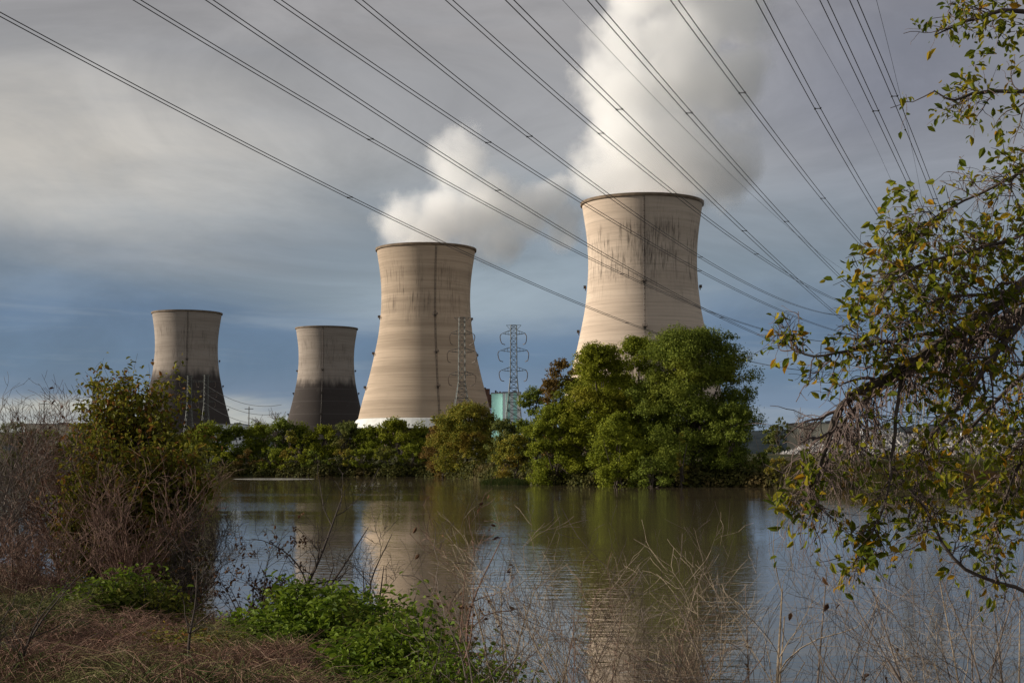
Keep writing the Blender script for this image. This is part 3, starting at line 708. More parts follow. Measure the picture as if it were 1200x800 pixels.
def tree(px, D, ptop, wpx, matk, label, seed, base_z=None, lobes=26, dens=1., leaf=.30, group='trees along the far shore', droop=0., low=.05, name='tree', cat='tree', squash=1., dy=None):
    r = rs(seed); x0 = X_of(px, D); leaf = leaf * (.74 if D < 420 else 1.)
    zb = float(gz(x0, D)) if base_z is None else base_z
    H = pz(ptop, D) - zb; rw = wpx * D / F / 2; rd = rw * .8 if dy is None else dy
    T = thing(name, (x0, D, zb - .15), label, cat, group)
    # lobes in an egg shape with an uneven outline
    cz = H * .5; cs_ = []; lobes = int(lobes * 2.1); lsc = 1.15 if lobes < 60 else (1. if lobes < 120 else .85)
    nm = max(3, int(lobes / 6)); mac = []
    for k in range(nm):
        h_ = (k + r.uniform(0, 1)) / nm; q = r.uniform(.2, 1) ** .5; a_ = k * 2.4 + r.uniform(-.6, .6)
        wf = .95 if h_ < .45 else max(0., 1 - ((h_ - .45) / .62) ** 2) ** .6
        mr_ = min(rw, H * .5) * r.uniform(.26, .46) * (1. if lobes < 120 else .8)
        c_ = np.array([math.cos(a_) * max(0, rw * wf - mr_ * .8) * q, math.sin(a_) * max(0, rd * wf - mr_ * .8) * q, np.clip(H * (low + (1 - low) * h_), mr_ * .5, H - mr_ * 1.1)])
        mac.append((c_, mr_))
    while len(cs_) < lobes and len(cs_) > -1:
        if len(cs_) % 5 in (0, 2):
            c0, mr_ = mac[r.randint(0, nm)]; d_ = rdir(r, 1)[0]; d_[2] = d_[2] * .75 + .22; lr = mr_ * r.uniform(.30, .55)
            cs_.append((c0 + d_ * mr_ * r.uniform(.6, 1.05) * np.array([1.12, 1, .92]), lr)); continue
        h_ = r.uniform(0, 1) ** .9; q = r.uniform(.15, 1) ** .5; a_ = r.uniform(0, 6.283)
        wf = (.86 + .14 * min(1, h_ / .25)) if h_ < .45 else max(0., 1 - ((h_ - .45) / .6) ** 2) ** .62
        wf *= 1 + .12 * math.sin(3 * a_ + seed)
        lr = min(rw, H * .5) * r.uniform(.13, .31) * lsc
        c_ = np.array([math.cos(a_) * max(0, rw * wf - lr * .7) * q, math.sin(a_) * max(0, rd * wf - lr * .7) * q, H * (low + (1 - low) * h_)])
        c_[2] = np.clip(c_[2], H * low + lr * .3, H - lr * r.uniform(.75, 1.))
        cs_.append((c_, lr))
    k0 = np.argmax([c_[2] + lr for c_, lr in cs_]); c_, lr = cs_[k0]; cs_[k0] = (np.array([c_[0] * .5, c_[1], H - lr]), lr)
    mb = MB()
    for c_, lr in cs_:
        nl = int(dens * 10. * (lr / leaf) ** 2) + 16
        # sub clumps on the surface of each lobe
        ns = max(6, int(nl / 14)); sd = rdir(r, ns); sd[:, 2] = np.abs(sd[:, 2]) * .9 - .28 + .0 * sd[:, 2] * (1 if r.uniform() < .5 else 1)
        sd = unit(sd); sc_ = c_ + sd * lr * (r.uniform(.7, 1.1, (ns, 1)) + (r.uniform(0, 1, (ns, 1)) > .86) * r.uniform(.1, .5, (ns, 1)))
        i = r.randint(0, ns, nl); off = r.normal(size=(nl, 3)) * lr * .15
        P_ = sc_[i] + off; P_[:, 2] -= droop * r.exponential(1., nl) * lr * .5
        Nn = sd[i] + r.normal(size=(nl, 3)) * .75 + np.array([0, 0, .25])
        mb.cards(P_, Nn, leaf * r.uniform(.5, 1.15, nl), r)
        ni = nl // 4; P2 = c_ + rdir(r, ni) * lr * r.uniform(.2, .7, (ni, 1)); mb.cards(P2, rdir(r, ni), leaf * r.uniform(.7, 1.2, ni), r)
    mb.build('crown', G[matk] if isinstance(matk, str) else matk, T)
    # trunk with limbs that reach into the lobes
    mb = MB(); tr = max(.12, H * .022)
    tp = spline([(0, 0, 0), (r.normal() * .2, 0, H * .25), (r.normal() * .4, r.normal() * .3, H * .5), (r.normal() * .5, 0, H * .82)], 10)
    mb.tubes(tp[None], np.linspace(tr, tr * .2, 10)[None], 7)
    for c_, lr in cs_[: 16]:
        k = r.randint(1, 6); a = tp[k]; mid = (a + c_) / 2 + np.array([0, 0, -.1 * H * .2])
        mb.tubes(spline([a, mid, c_], 6)[None], np.linspace(tr * .42, tr * .07, 6)[None], 5)
    mb.build('trunk', bark, T)
    return T
# the low row under the two distant towers
row = [ # px, D, top, width, material, label
 (20, 318, 503, 54, 'olive', 'tree behind the shrubs at the far left edge of the far shore'),
 (62, 320, 505, 50, 'green', 'green tree behind the bare brown shrub on the far shore'),
 (102, 318, 501, 52, 'deep', 'dark tree glimpsed left of the leafy bush on the near bank'),
 (146, 316, 503, 52, 'green', 'far shore tree almost hidden behind the near leafy bush'),
 (190, 314, 504, 48, 'olive', 'far shore tree hidden where the near leafy bush ends'),
 (228, 312, 505, 36, 'bright', 'small fresh green tree just right of the near leafy bush'),
 (247, 310, 500, 44, 'green', 'rounded green tree at the foot of the far left tower'),
 (277, 310, 499, 44, 'deep', 'dark rounded tree under the gap right of the far left tower'),
 (303, 311, 500, 40, 'green', 'green shoreline tree just left of the two bare grey treetops'),
 (329, 309, 498, 42, 'deep', 'dense tree directly under the bare grey treetops'),
 (341, 304, 508, 20, 'gold', 'slim yellow tree low at the waterside left of the smallest tower'),
 (356, 310, 503, 36, 'green', 'green tree below the left foot of the smallest tower'),
 (381, 308, 500, 42, 'bright', 'lighter green tree below the middle of the smallest tower'),
 (408, 307, 501, 42, 'olive', 'dull olive tree below the right foot of the smallest tower'),
 (434, 306, 501, 44, 'green', 'green tree below the left end of the pale tower skirt'),
 (468, 303, 496, 54, 'bright', 'bushy fresh green tree rising in front of the pale tower skirt'),
 (496, 304, 505, 38, 'deep', 'dark low tree left of the low orange brown tree'),
]
for k, (a, D_, tp_, wd, mk, lb) in enumerate(row):
    tree(a, D_, tp_ - 5 + (k * 5) % 9 - 4, wd * 1.25, mk, lb, 100 + k, lobes=24, leaf=.33, dens=1.0, low=.0)
r_ = rs(5)
# second rank low bushes right at the water under that row
wb = [(236, 'olive'), (262, 'bright'), (290, 'rust'), (316, 'green'), (347, 'bright'), (374, 'deep'), (400, 'gold'), (424, 'green'), (452, 'olive'), (481, 'green'), (506, 'rust')]
names_ = {'olive': 'olive', 'bright': 'light green', 'rust': 'rusty', 'green': 'green', 'deep': 'dark green', 'gold': 'yellowish'}
anch = ['left end of the row', 'far left tower', 'gap between the far towers', 'bare grey treetops', 'slim yellow tree', 'smallest tower', 'right side of the smallest tower', 'gap before the pale skirt', 'left part of the pale skirt', 'middle of the pale skirt', 'low orange brown tree']
for k, ((a, mk), an) in enumerate(zip(wb, anch)):
    x_ = X_of(a, 300); D_ = float(shore(x_)) + 2.5
    tree(a, D_, 519 + (k * 7) % 9, 42, mk, '%s waterside bush low on the shore below the %s' % (names_[mk], an), 300 + k, lobes=12, leaf=.28, low=-.05, group='bushes along the far waterline', name='bush', cat='bush')
big = [
 (548, 272, 474, 84, 'gold', 'golden olive autumn tree in front of the foot of the banded tower', 34),
 (519, 280, 500, 40, 'rust', 'low orange brown tree at the left side of the golden autumn tree', 16),
 (592, 262, 492, 46, 'olive', 'olive tree under the pylon and the white hall', 20),
 (628, 236, 455, 52, 'deep', 'dark green tree left of the big tree clump, right of the white hall', 26),
 (659, 226, 421, 50, 'rust', 'brownish tree top poking up at the left of the big green clump', 24),
 (650, 208, 476, 66, 'green', 'green tree low at the left front of the big clump', 26),
 (604, 225, 510, 46, 'gold', 'yellow green bush behind the little grassy spit', 16),
 (702, 207, 404, 92, 'bright', 'fresh green tree in the middle of the big clump, paler than its neighbour', 46),
 (748, 213, 396, 80, 'green', 'green tree behind the middle of the big clump, below the tower', 36),
]
for k, (a, D_, tp_, wd, mk, lb, lo) in enumerate(big):
    tree(a, D_, tp_ - 2, wd * 1.12, mk, lb, 500 + k, lobes=int(lo * 1.6), leaf=.27, dens=1.05, low=.0, base_z=None)
tree(694, 226, 440, 110, 'deep', 'dark tree filling the back of the big clump between its left and middle trees', 618, lobes=30, leaf=.27, low=.0)
tree(812, 205, 386, 150, 'deep', 'largest dark green tree, rounded crown at the right of the big clump', 612, lobes=110, leaf=.25, dens=.85, low=-.02)
tree(722, 196, 482, 84, 'green', 'low green tree spilling over the water at the front of the big clump', 613, lobes=30, leaf=.24, low=-.03)
tree(858, 198, 470, 62, 'deep', 'dark low tree at the right foot of the largest tree', 614, lobes=26, leaf=.24, low=-.03)
tree(798, 194, 505, 20, 'gold', 'narrow yellow green vine column hanging at the front of the largest tree', 615, lobes=12, leaf=.22, low=-.03, name='vine', cat='vine', group='trees along the far shore')
tree(764, 192, 532, 60, 'deep', 'dark waterside bush beneath the largest tree', 616, lobes=16, leaf=.22, low=-.05, name='bush', cat='bush', group='bushes along the far waterline')
tree(912, 360, 487, 28, 'olive', 'small dull green tree on the skyline right of the largest tree', 617, lobes=14, leaf=.35, low=.05)
rb = [(893, 196, 528, 34, 'deep', 'dark green bush right against the largest tree'), (918, 190, 533, 44, 'gold', 'yellow green bush at the tip of the bent bough'),
      (950, 184, 550, 46, 'olive', 'olive bush on the far bank under the bent bough'), (990, 182, 555, 36, 'rust', 'rusty low bush under the thickest hanging twigs'),
      (1028, 184, 555, 40, 'olive', 'olive bush before the pale stone bank'), (1070, 183, 556, 36, 'gold', 'yellowish bush before the pale stone bank'),
      (1108, 183, 558, 34, 'rust', 'reddish low bush right of the yellowish one on the far bank'), (1150, 185, 553, 40, 'gold', 'golden bush on the far bank near the right edge'), (1190, 186, 540, 46, 'green', 'green bush on the far bank at the right edge')]
for k, (a, D_, tp_, wd, mk, lb) in enumerate(rb):
    tree(a, D_, tp_, wd, mk, lb, 700 + k, lobes=16, leaf=.2, low=-.05, group='bushes on the right far bank', name='bush', cat='bush')
mb = MB(); r = rs(91)
nb_ = 1500; xx = r.uniform(X_of(-40, 300), X_of(900, 195), nb_); yy = shore(xx) + r.uniform(-.8, 5., nb_); rr_ = r.uniform(.7, 1.7, nb_)
i = r.randint(0, nb_, 60000); d_ = rdir(r, 60000); d_[:, 2] = np.abs(d_[:, 2]); c_ = np.stack([xx, yy, gz(xx, yy) - .1], 1)[i] + d_ * rr_[i][:, None] * np.array([1, 1, 1.25])
mb.cards(c_, d_ + rdir(r, 60000) * .6, r.uniform(.2, .42, 60000), r)
tag(mb.build('undergrowth', leafmat('weedy_leaves', [(.03, .035, .010), (.055, .06, .014), (.09, .085, .02)], [1, 1, 1], (.11, .075, .03), .12)), 'dark weedy undergrowth lining the far waterline below the trees', 'undergrowth', kind='stuff')
far_t = [(905, 600, 497, 30, 'olive', 'hazy distant tree just right of the largest tree'), (962, 900, 494, 34, 'deep', 'distant dark tree behind the cream building'), (1036, 820, 497, 40, 'olive', 'distant tree between the cream and white buildings'),
         (1092, 760, 499, 40, 'green', 'distant green tree behind the brown brick building'), (1066, 330, 512, 40, 'olive', 'dull tree behind the stone bank below the far pylon'), (1140, 700, 499, 36, 'deep', 'distant dark tree right of the white lamp post')]
for k, (a, D_, tp_, wd, mk, lb) in enumerate(far_t):
    tree(a, D_, tp_, wd, mk, lb, 800 + k, lobes=14, leaf=.6 if D_ > 500 else .35, low=.05, base_z=4.4, group='distant trees at right')
# ------------------------------------------------------------ BARE WOODY PLANTS
tw_grey = plain('grey_twig_bark', (.165, .13, .105), .9, .3, 9.)
tw_tan = plain('straw_twig_bark', (.27, .21, .145), .85, .3, 9.)
tw_red = plain('red_brown_twig_bark', (.165, .098, .070), .9, .3, 9.)
tw_dark = plain('dark_twig_bark', (.050, .038, .030), .9, .3, 9.)
dead = leafmat('withered_leaves', [(.045, .022, .014), (.085, .042, .022), (.13, .07, .032)], [1, 1, 1], None, 1., .15)
greenl = leafmat('broad_green_leaves', [(.050, .085, .008), (.095, .150, .012), (.15, .205, .018)], [1, 1, 1], (.13, .125, .025), 1., .35, .45)
mixl = leafmat('turning_leaves', [(0.072, 0.099, 0.011), (0.128, 0.153, 0.014), (0.196, 0.207, 0.018), (0.357, 0.288, 0.023), (0.425, 0.225, 0.018)], [3, 3.4, 3, 1.0, .3], None, 1.2, .55, .45)
mixg = leafmat('yellow_green_leaves', [(0.091, 0.098, 0.013), (0.156, 0.156, 0.018), (0.247, 0.221, 0.023), (0.221, 0.098, 0.026)], [3, 3, 1.6, .7], None, .8, .35, .5)
def bare(px, D, ptop, label, seed, stems=3, spread=.35, lean=(0, 0), n2=40, n3=160, n4=0, m=None, rad=.014, l2=.38, l3=.24, leaves=None, nleaf=0, wpx=None, base=None, group='bare saplings on the near bank', name='sapling', cat='sapling', up2=.55, lsize=.06, sw=None, leafpart='foliage', t0=.25):
    """leafless shrub: stems from one root, three or four generations of twigs"""
    r = rs(seed); x0 = X_of(px, D); zb = (near_z(x0, D) if base is None else base)
    H0 = pz(ptop, D) - zb; H = H0 * ((.86 if m is tw_tan else .95) if name == 'sapling' else .84)
    if base is None: q_ = (1. if seed in (210, 211, 212) else .62) if name == 'sapling' else .8; n2 = int(n2 * q_); n3 = int(n3 * q_ * 1.2); n4 = int(n4 * q_ * .9)
    tw_ = .62 if name == 'sapling' else .6
    if name == 'sapling': rad = rad * 1.4; n2 = int(n2 * .8); up2 = up2 + (.02 if m is tw_tan else -.2)
    T = thing(name, (x0, D, zb - .05), label, cat, group)
    S_ = []
    for k in range(stems):
        a = r.uniform(0, 6.28) if stems > 1 else r.uniform(0, 6.28)
        sp = spread * r.uniform(.35, 1.) * H * (1 if stems > 1 else .3)
        ex, ey = math.cos(a) * sp + lean[0] * H, math.sin(a) * sp * .6 + lean[1] * H
        hk = H * (r.uniform(.68, .95) if k else .97)
        b0 = np.array([r.normal() * .05, r.normal() * .05, 0]) * (stems > 1)
        S_.append(spline([b0, (ex * .22 + r.normal() * .03 * H, ey * .2, hk * .33), (ex * .55 + r.normal() * .03 * H, ey * .6, hk * .66), (ex, ey, hk)], 14))
    P1 = np.array(S_); R1 = np.linspace(1, .16, 14)[None] * (rad * r.uniform(.75, 1.1, stems))[:, None]
    P2, R2 = spawn(r, P1, R1, n2, t0, .97, l2 * H, .95, up2, 0, 8, .55, .2)
    P3, R3 = spawn(r, P2, R2, n3, .12, 1., l3 * H * .62, .9, up2 * .8, 0, 6, .6, .2)
    mb = MB(); mb.tubes(np.array([[(0, 0, -.25), (0, 0, .02), (0, 0, .1)]]), np.array([[2.6, 2.2, 1.]]) * rad + .02, 7); mb.tubes(P1, np.maximum(R1, .0038), 6); mb.tubes(P2, np.maximum(R2, .0036 * tw_ * D / 14), 4); mb.tubes(P3, np.maximum(R3, .0027 * tw_ * D / 14), 3)
    ends = P3
    if n4:
        P4, R4 = spawn(r, P3, R3, n4, .1, 1., l3 * H * .34, .7, up2 * .6, 0, 5, .7, .16); mb.tubes(P4, np.maximum(R4, .0016 * D / 14), 3); ends = P4
    mb.build('stem', m or tw_grey, T)
    if nleaf:
        i = r.randint(0, len(ends), nleaf); k = r.randint(1, ends.shape[1], nleaf)
        P_ = ends[i, k]; Dd = rdir(r, nleaf) * .9 + np.array([0, 0, -.25]); L = lsize * r.uniform(.6, 1.3, nleaf)
        mb = MB(); mb.leaves(P_, Dd, rdir(r, nleaf) + np.array([0, 0, .8]), L, L * .5); mb.build(leafpart, leaves or dead, T)
    return T
# near bank
nsX = np.array([-60, -24, -14, -9, -5.2, -2.4, -.6, .5, 1.5, 6, 30]); nsY = np.array([52, 46, 41, 34, 27.5, 24.5, 19, 14.5, 12.3, 12.5, 13.])
def nshore(x): return np.interp(x, nsX, nsY) + .25 * np.sin(np.asarray(x) * 2.1) + .15 * np.sin(np.asarray(x) * 5.)
def near_z(x, y):
    s = nshore(x) - y
    h = np.where(s < 0, s * .35, 2.25 * (1 - np.exp(-np.maximum(s, 0) / 6.5)))
    h = h + np.where(s > 0, 1, 0) * (.10 * np.sin(x * 1.3 + 1) * np.sin(y * .9) + .05 * np.sin(x * 3.1) * np.sin(y * 2.7)) * np.clip(s / 3, 0, 1)
    return h if np.ndim(h) else float(h)
us = np.linspace(-60, 32, 300); rows = np.concatenate([np.linspace(-3, 26, 90), np.linspace(28, 60, 12)])
gr = []
for s_ in rows:
    yy = nshore(us) - s_; gr.append(np.stack([us, yy, near_z(us, yy)], 1))
V = np.array(gr).reshape(-1, 3); I = np.arange(len(us) * len(rows)).reshape(len(rows), len(us))
m, t, b = mat('bank_soil', .95, .1); g = geopos(t)
c = t.mix(t.mr(t.noise(g, .8, 5), .4, .6), rgb(.050, .030, .020), rgb(.085, .052, .036)); c = t.mix(t.mr(t.noise(g, .35, 4), .55, .7, 0., .7), c, rgb(.045, .055, .015))
t.l.new(c, b.inputs['Base Color']); bump(t, b, t.noise(g, 9., 6), 1., .08)
mb = MB(); mb.add(V, np.stack([I[:-1, :-1], I[1:, :-1], I[1:, 1:], I[:-1, 1:]], -1).reshape(-1, 4))
tag(mb.build('riverbank', m, smooth=True), kind='structure')
def G_(p): return bare(**p)
# left group
bare(95, 29, 462, 'large bare red brown shrub left of the leafy bush on the near bank', 41, 10, .5, (0, 0), 240, 1100, 2200, tw_red, .045, .34, .26, dead, 260, group='bare shrubs at the left', name='bare_shrub', cat='shrub', lsize=.11, t0=.15)
bare(40, 33, 478, 'bare grey shrub behind the red brown one near the left edge', 42, 8, .45, (-.05, 0), 160, 800, 1300, tw_grey, .04, .34, .26, group='bare shrubs at the left', name='bare_shrub', cat='shrub', t0=.15)
bare(-12, 27, 452, 'tall bare grey shrub cut by the left edge of the picture', 43, 8, .4, (-.02, 0), 150, 800, 1200, tw_grey, .045, .34, .26, group='bare shrubs at the left', name='bare_shrub', cat='shrub', t0=.15)
bare(150, 25.5, 520, 'low bare brown shrub at the foot of the leafy bush', 44, 9, .6, (0, 0), 160, 800, 1300, tw_red, .03, .34, .26, group='bare shrubs at the left', name='bare_shrub', cat='shrub', t0=.1)
bare(215, 25, 575, 'bare dark shrub at the right foot of the leafy bush', 45, 8, .55, (.05, 0), 130, 700, 1100, tw_dark, .025, .34, .26, group='bare shrubs at the left', name='bare_shrub', cat='shrub', t0=.1)
bare(20, 21, 600, 'low bare brown bramble at the left edge of the near bank', 46, 9, .8, (0, 0), 130, 700, 900, tw_red, .02, .34, .26, group='bare shrubs at the left', name='bare_shrub', cat='shrub', t0=.1)
bare(62, 23, 585, 'tangled brown shrub low between the left edge and the leafy bush', 48, 10, .8, (0, 0), 150, 800, 1000, tw_red, .02, .34, .26, group='bare shrubs at the left', name='bare_shrub', cat='shrub', t0=.1)
# leafy bush: stems with leaf clouds
def leafy(px, D, ptop, wpx, label, seed, leaves, nl, lsize, stems=9, low=.12, name='leafy_bush', stemm=None, clumps=60, group=None, flat=.8, pw=1.0):
    r = rs(seed); x0 = X_of(px, D); zb = near_z(x0, D); H = pz(ptop, D) - zb; rw = wpx * D / F / 2
    T = thing(name, (x0, D, zb - .05), label, 'bush', group)
    S_ = []
    for k in range(stems):
        a = r.uniform(0, 6.28); q = r.uniform(.2, .95); hk = H * (1 - .45 * q ** 2) * r.uniform(.8, .98)
        S_.append(spline([(r.normal() * .08, r.normal() * .08, 0), (math.cos(a) * rw * q * .35, math.sin(a) * rw * .3 * q, hk * .4), (math.cos(a) * rw * q * .75, math.sin(a) * rw * .55 * q, hk * .75), (math.cos(a) * rw * q, math.sin(a) * rw * .7 * q, hk)], 12))
    P1 = np.array(S_); R1 = np.linspace(1, .15, 12)[None] * np.full((stems, 1), .008 * H)
    P2, R2 = spawn(r, P1, R1, clumps * 2, .12, 1., .26 * H, .8, .35, 0, 7, .55, .14)
    P3, R3 = spawn(r, P2, R2, clumps * 7, .2, 1., .10 * H, .8, .2, .03, 5, .6, .16)
    mb = MB(); mb.tubes(P1, R1, 6); mb.tubes(P2, np.maximum(R2, .003), 4); mb.tubes(P3, np.maximum(R3, .0025), 3)
    mb.build('stem', stemm or tw_dark, T)
    i = r.randint(0, len(P3), nl); k = r.randint(0, 5, nl)
    P_ = P3[i, k] + r.normal(size=(nl, 3)) * lsize * .7
    outw = P_ - np.array([0, 0, H * .45]); Nn = unit(outw) * .6 + rdir(r, nl) * .8 + np.array([0, 0, .6])
    Dd = rdir(r, nl) + np.array([0, 0, -.35]); L = lsize * r.uniform(.55, 1.3, nl)
    mb = MB(); mb.leaves(P_, Dd, Nn, L, L * .55); mb.build('foliage', leaves, T)
    return T
leafy(150, 29.5, 450, 84, 'tall yellow green leafy bush standing over the bare shrubs on the left bank', 51, mixg, 15000, .115, 18, clumps=220, name='tall_bush')
leafy(212, 28, 535, 84, 'shorter leafy bush with yellow leaves right of the tall one', 52, mixg, 14000, .11, 12, clumps=160)
leafy(118, 27.5, 520, 70, 'dull leafy bush half buried in the bare brown shrubs', 53, mixg, 5000, .10, 10, clumps=90)
# green patches
def mound(px0, px1, ptop, D, label, seed, nl, lsize, leaves=None, depth=2.4, hgt=.55, group='green leafy mounds on the near bank'):
    r = rs(seed); xc = X_of((px0 + px1) / 2, D); rw = (px1 - px0) / 2 * D / F; zb = near_z(xc, D); H = max(.35, pz(ptop, D) - zb)
    T = thing('leafy_mound', (xc, D, zb), label, 'plants', group)
    ns = 240; th = r.uniform(0, 6.28, ns); q = np.sqrt(r.uniform(0, 1, ns)); sx, sy = np.cos(th) * q * rw, np.sin(th) * q * depth
    lump = .62 + .42 * np.sin(sx * 2.3 + seed) * np.sin(sy * 1.9 + seed * 2) + r.uniform(-.22, .3, ns)
    hh = np.maximum(.06, H * (1 - q ** 2.2 * .8) * lump)
    gzv = np.array([near_z(xc + a, D + b_) for a, b_ in zip(sx, sy)]) - zb
    P = np.stack([np.stack([sx, sy, gzv - .05], 1), np.stack([sx + r.normal(size=ns) * .06, sy + r.normal(size=ns) * .06, gzv + hh * .5], 1), np.stack([sx + r.normal(size=ns) * .12, sy - r.uniform(0, .1, ns), gzv + hh], 1)], 1)
    mb = MB(); mb.tubes(P, np.tile([.008, .006, .003], (ns, 1)), 4); mb.build('stem', tw_dark, T)
    i = r.randint(0, ns, nl); f = r.uniform(.35, 1.08, nl)[:, None] ** .7
    P_ = P[i, 0] * (1 - f) + P[i, 2] * f + r.normal(size=(nl, 3)) * np.array([.14, .14, .05])
    Nn = rdir(r, nl) * .55 + np.array([-.1, -.35, .9]); Dd = rdir(r, nl) * np.array([1, 1, .35]) + np.array([0, 0, -.15]); L = lsize * r.uniform(.55, 1.35, nl)
    mb = MB(); mb.leaves(P_, Dd, Nn, L, L * .6); mb.build('foliage', leaves or greenl, T)
    return T
mound(285, 590, 690, 19.0, 'broad bright green leafy mound at the bottom of the picture, centre left', 61, 30000, .085, depth=2.8)
mound(370, 660, 736, 15.5, 'green leafy patch lowest in the picture, right of the broad mound', 62, 20000, .075, depth=1.7)
mound(98, 196, 660, 21.0, 'compact bright green leafy clump among the brown grass', 63, 6500, .09, depth=1.3)
mound(160, 222, 686, 21, 'small yellowish leafy clump beside the compact green one', 64, 2600, .08, leafmat('yellowish_leaves', [(.06, .075, .012), (.11, .12, .018), (.16, .15, .02)], [1, 1, 1], None, 1.), depth=1.)
mound(0, 140, 712, 17.5, 'low dark green patch at the bottom left of the bank', 65, 5500, .06, leafmat('dusky_leaves', [(.03, .042, .010), (.055, .070, .014), (.08, .085, .02)], [1, 1, 1], None, 1.), depth=1.6)
# dry grass and bramble over the bank (nobody could count it)
def grass(name, label, n, xr, sfun, seed, L, m, rad, curl=.5, keep=None, yr=None):
    r = rs(seed); x_ = r.uniform(*xr, n); y_ = nshore(x_) - sfun(r, n)
    if keep is not None:
        k = keep(x_, y_); x_, y_ = x_[k], y_[k]; n = len(x_)
    z_ = near_z(x_, y_); Lh = L * r.uniform(.5, 1.3, n) * (1 + .55 * np.sin(x_ * 1.9) * np.sin(y_ * 1.3) + .35 * np.sin(x_ * 4.3 + 1) * np.sin(y_ * 3.1))
    a = r.uniform(0, 6.28, n); d = np.stack([np.cos(a), np.sin(a)], 1) * curl * r.uniform(.2, 1.3, (n, 1)) * Lh[:, None]
    p0 = np.stack([x_, y_, z_ - .03], 1); p1 = p0 + np.stack([d[:, 0] * .3, d[:, 1] * .3, Lh * .6], 1); p2 = p0 + np.stack([d[:, 0] * .8, d[:, 1] * .8, Lh * .85], 1)
    p3 = p0 + np.stack([d[:, 0] * 1.5, d[:, 1] * 1.5, Lh * r.uniform(.45, .95, n)], 1)
    mb = MB(); mb.tubes(np.stack([p0, p1, p2, p3], 1), np.tile(np.array([1, .9, .7, .3]) * rad, (n, 1)), 3)
    return tag(mb.build(name, m), label, 'grass', kind='stuff')
gm, t, b = mat('dry_grass', .85, .2)
rn = t.n.new('ShaderNodeNewGeometry').outputs['Random Per Island']; g = geopos(t)
c = t.ramp(rn, [(0, (.085, .044, .030)), (.5, (.185, .098, .066)), (.85, (.25, .14, .095)), (1., (.32, .23, .155))])
c = t.mix(t.mr(t.noise(g, .5, 3), .50, .62, 0., .85), c, rgb(.13, .145, .035)); t.l.new(c, b.inputs['Base Color'])
offm = lambda x_, y_: ~((((x_ - X_of(432, 19.5)) / 1.6) ** 2 + ((y_ - 19.3) / 2.5) ** 2 < 1) | (((x_ - X_of(145, 21.5)) / .6) ** 2 + ((y_ - 21.5) / 1.3) ** 2 < 1) | (((x_ - X_of(515, 15.5)) / 1.3) ** 2 + ((y_ - 15.5) / 1.6) ** 2 < 1))
grass('dry_grass', 'matted red brown dry grass and bramble covering the near bank', 160000, (-20, .6), lambda r, n: r.uniform(0, 1, n) ** 1.2 * 19, 71, .30, gm, .0030, 1.0, keep=offm)
r = rs(75); cl = np.stack([r.uniform(-9, -.4, 90), r.uniform(1.5, 11, 90)], 1)
nb_ = 34000; i = r.randint(0, 90, nb_); x_ = cl[i, 0] + r.normal(size=nb_) * .32; y_ = nshore(x_) - cl[i, 1] + r.normal(size=nb_) * .28; k_ = offm(x_, y_); x_, y_, i = x_[k_], y_[k_], i[k_]; nb_ = len(x_)
hq = (r.uniform(.12, .42, 90) * np.where(cl[:, 1] < 4.5, 1.9, 1.))[i] * np.exp(-(((x_ - cl[i, 0]) / .5) ** 2)); z_ = near_z(x_, y_); a = r.uniform(0, 6.28, nb_); L = r.uniform(.1, .35, (nb_, 1)); f0 = r.uniform(0, 1, nb_) ** .6
p0 = np.stack([x_, y_, z_ + hq * f0], 1); d_ = rdir(r, nb_) * np.array([1, 1, .5]) + np.array([0, 0, .35]); p1 = p0 + d_ * L * .5 + rdir(r, nb_) * .03; p2 = p0 + d_ * L + rdir(r, nb_) * .06 - np.array([0, 0, .05])
mb = MB(); mb.tubes(np.stack([p0, p1, p2], 1), np.tile([.0038, .0030, .0015], (nb_, 1)), 3)
tag(mb.build('brambles', gm), 'tangled red brown bramble heaps over the near bank', 'brambles', kind='stuff')
gm2, t, b = mat('green_grass', .8, .2)
rn = t.n.new('ShaderNodeNewGeometry').outputs['Random Per Island']
t.l.new(t.ramp(rn, [(0, (.035, .055, .010)), (.6, (.075, .10, .018)), (1., (.15, .14, .04))]), b.inputs['Base Color'])
grass('green_grass', 'patchy green grass between the brown brambles of the near bank', 42000, (-12, 0), lambda r, n: r.uniform(2, 17, n), 72, .26, gm2, .005, .7,
      keep=lambda x_, y_: (np.sin(x_ * 1.1 + 2) * np.sin(y_ * .55 + x_ * .3) > .05))
# far bank grass
r = rs(81); n = 42000; x_ = r.uniform(X_of(870, 185), X_of(1330, 185), n); y_ = shore(x_) + r.uniform(0, 1, n) ** 1.5 * 40; z_ = gz(x_, y_)
L = r.uniform(.3, .9, n); a = r.uniform(0, 6.28, n); p0 = np.stack([x_, y_, z_ - .05], 1); p1 = p0 + np.stack([np.cos(a) * .25 * L, np.sin(a) * .25 * L, L], 1)
gm3, t, b = mat('far_bank_grass', .85, .2); g = geopos(t)
rn = t.n.new('ShaderNodeNewGeometry').outputs['Random Per Island']
c = t.ramp(rn, [(0, (.085, .095, .022)), (.6, (.16, .165, .04)), (1., (.26, .20, .07))]); c = t.mix(t.mr(t.noise(g, .16, 3), .5, .62, 0., .8), c, rgb(.15, .075, .035)); t.l.new(c, b.inputs['Base Color'])
mb = MB(); mb.tubes(np.stack([p0, (p0 + p1) / 2, p1], 1), np.tile([.05, .04, .02], (n, 1)), 3)
tag(mb.build('meadow_grass', gm3), 'green and reddish meadow grass on the far right bank', 'grass', kind='stuff')
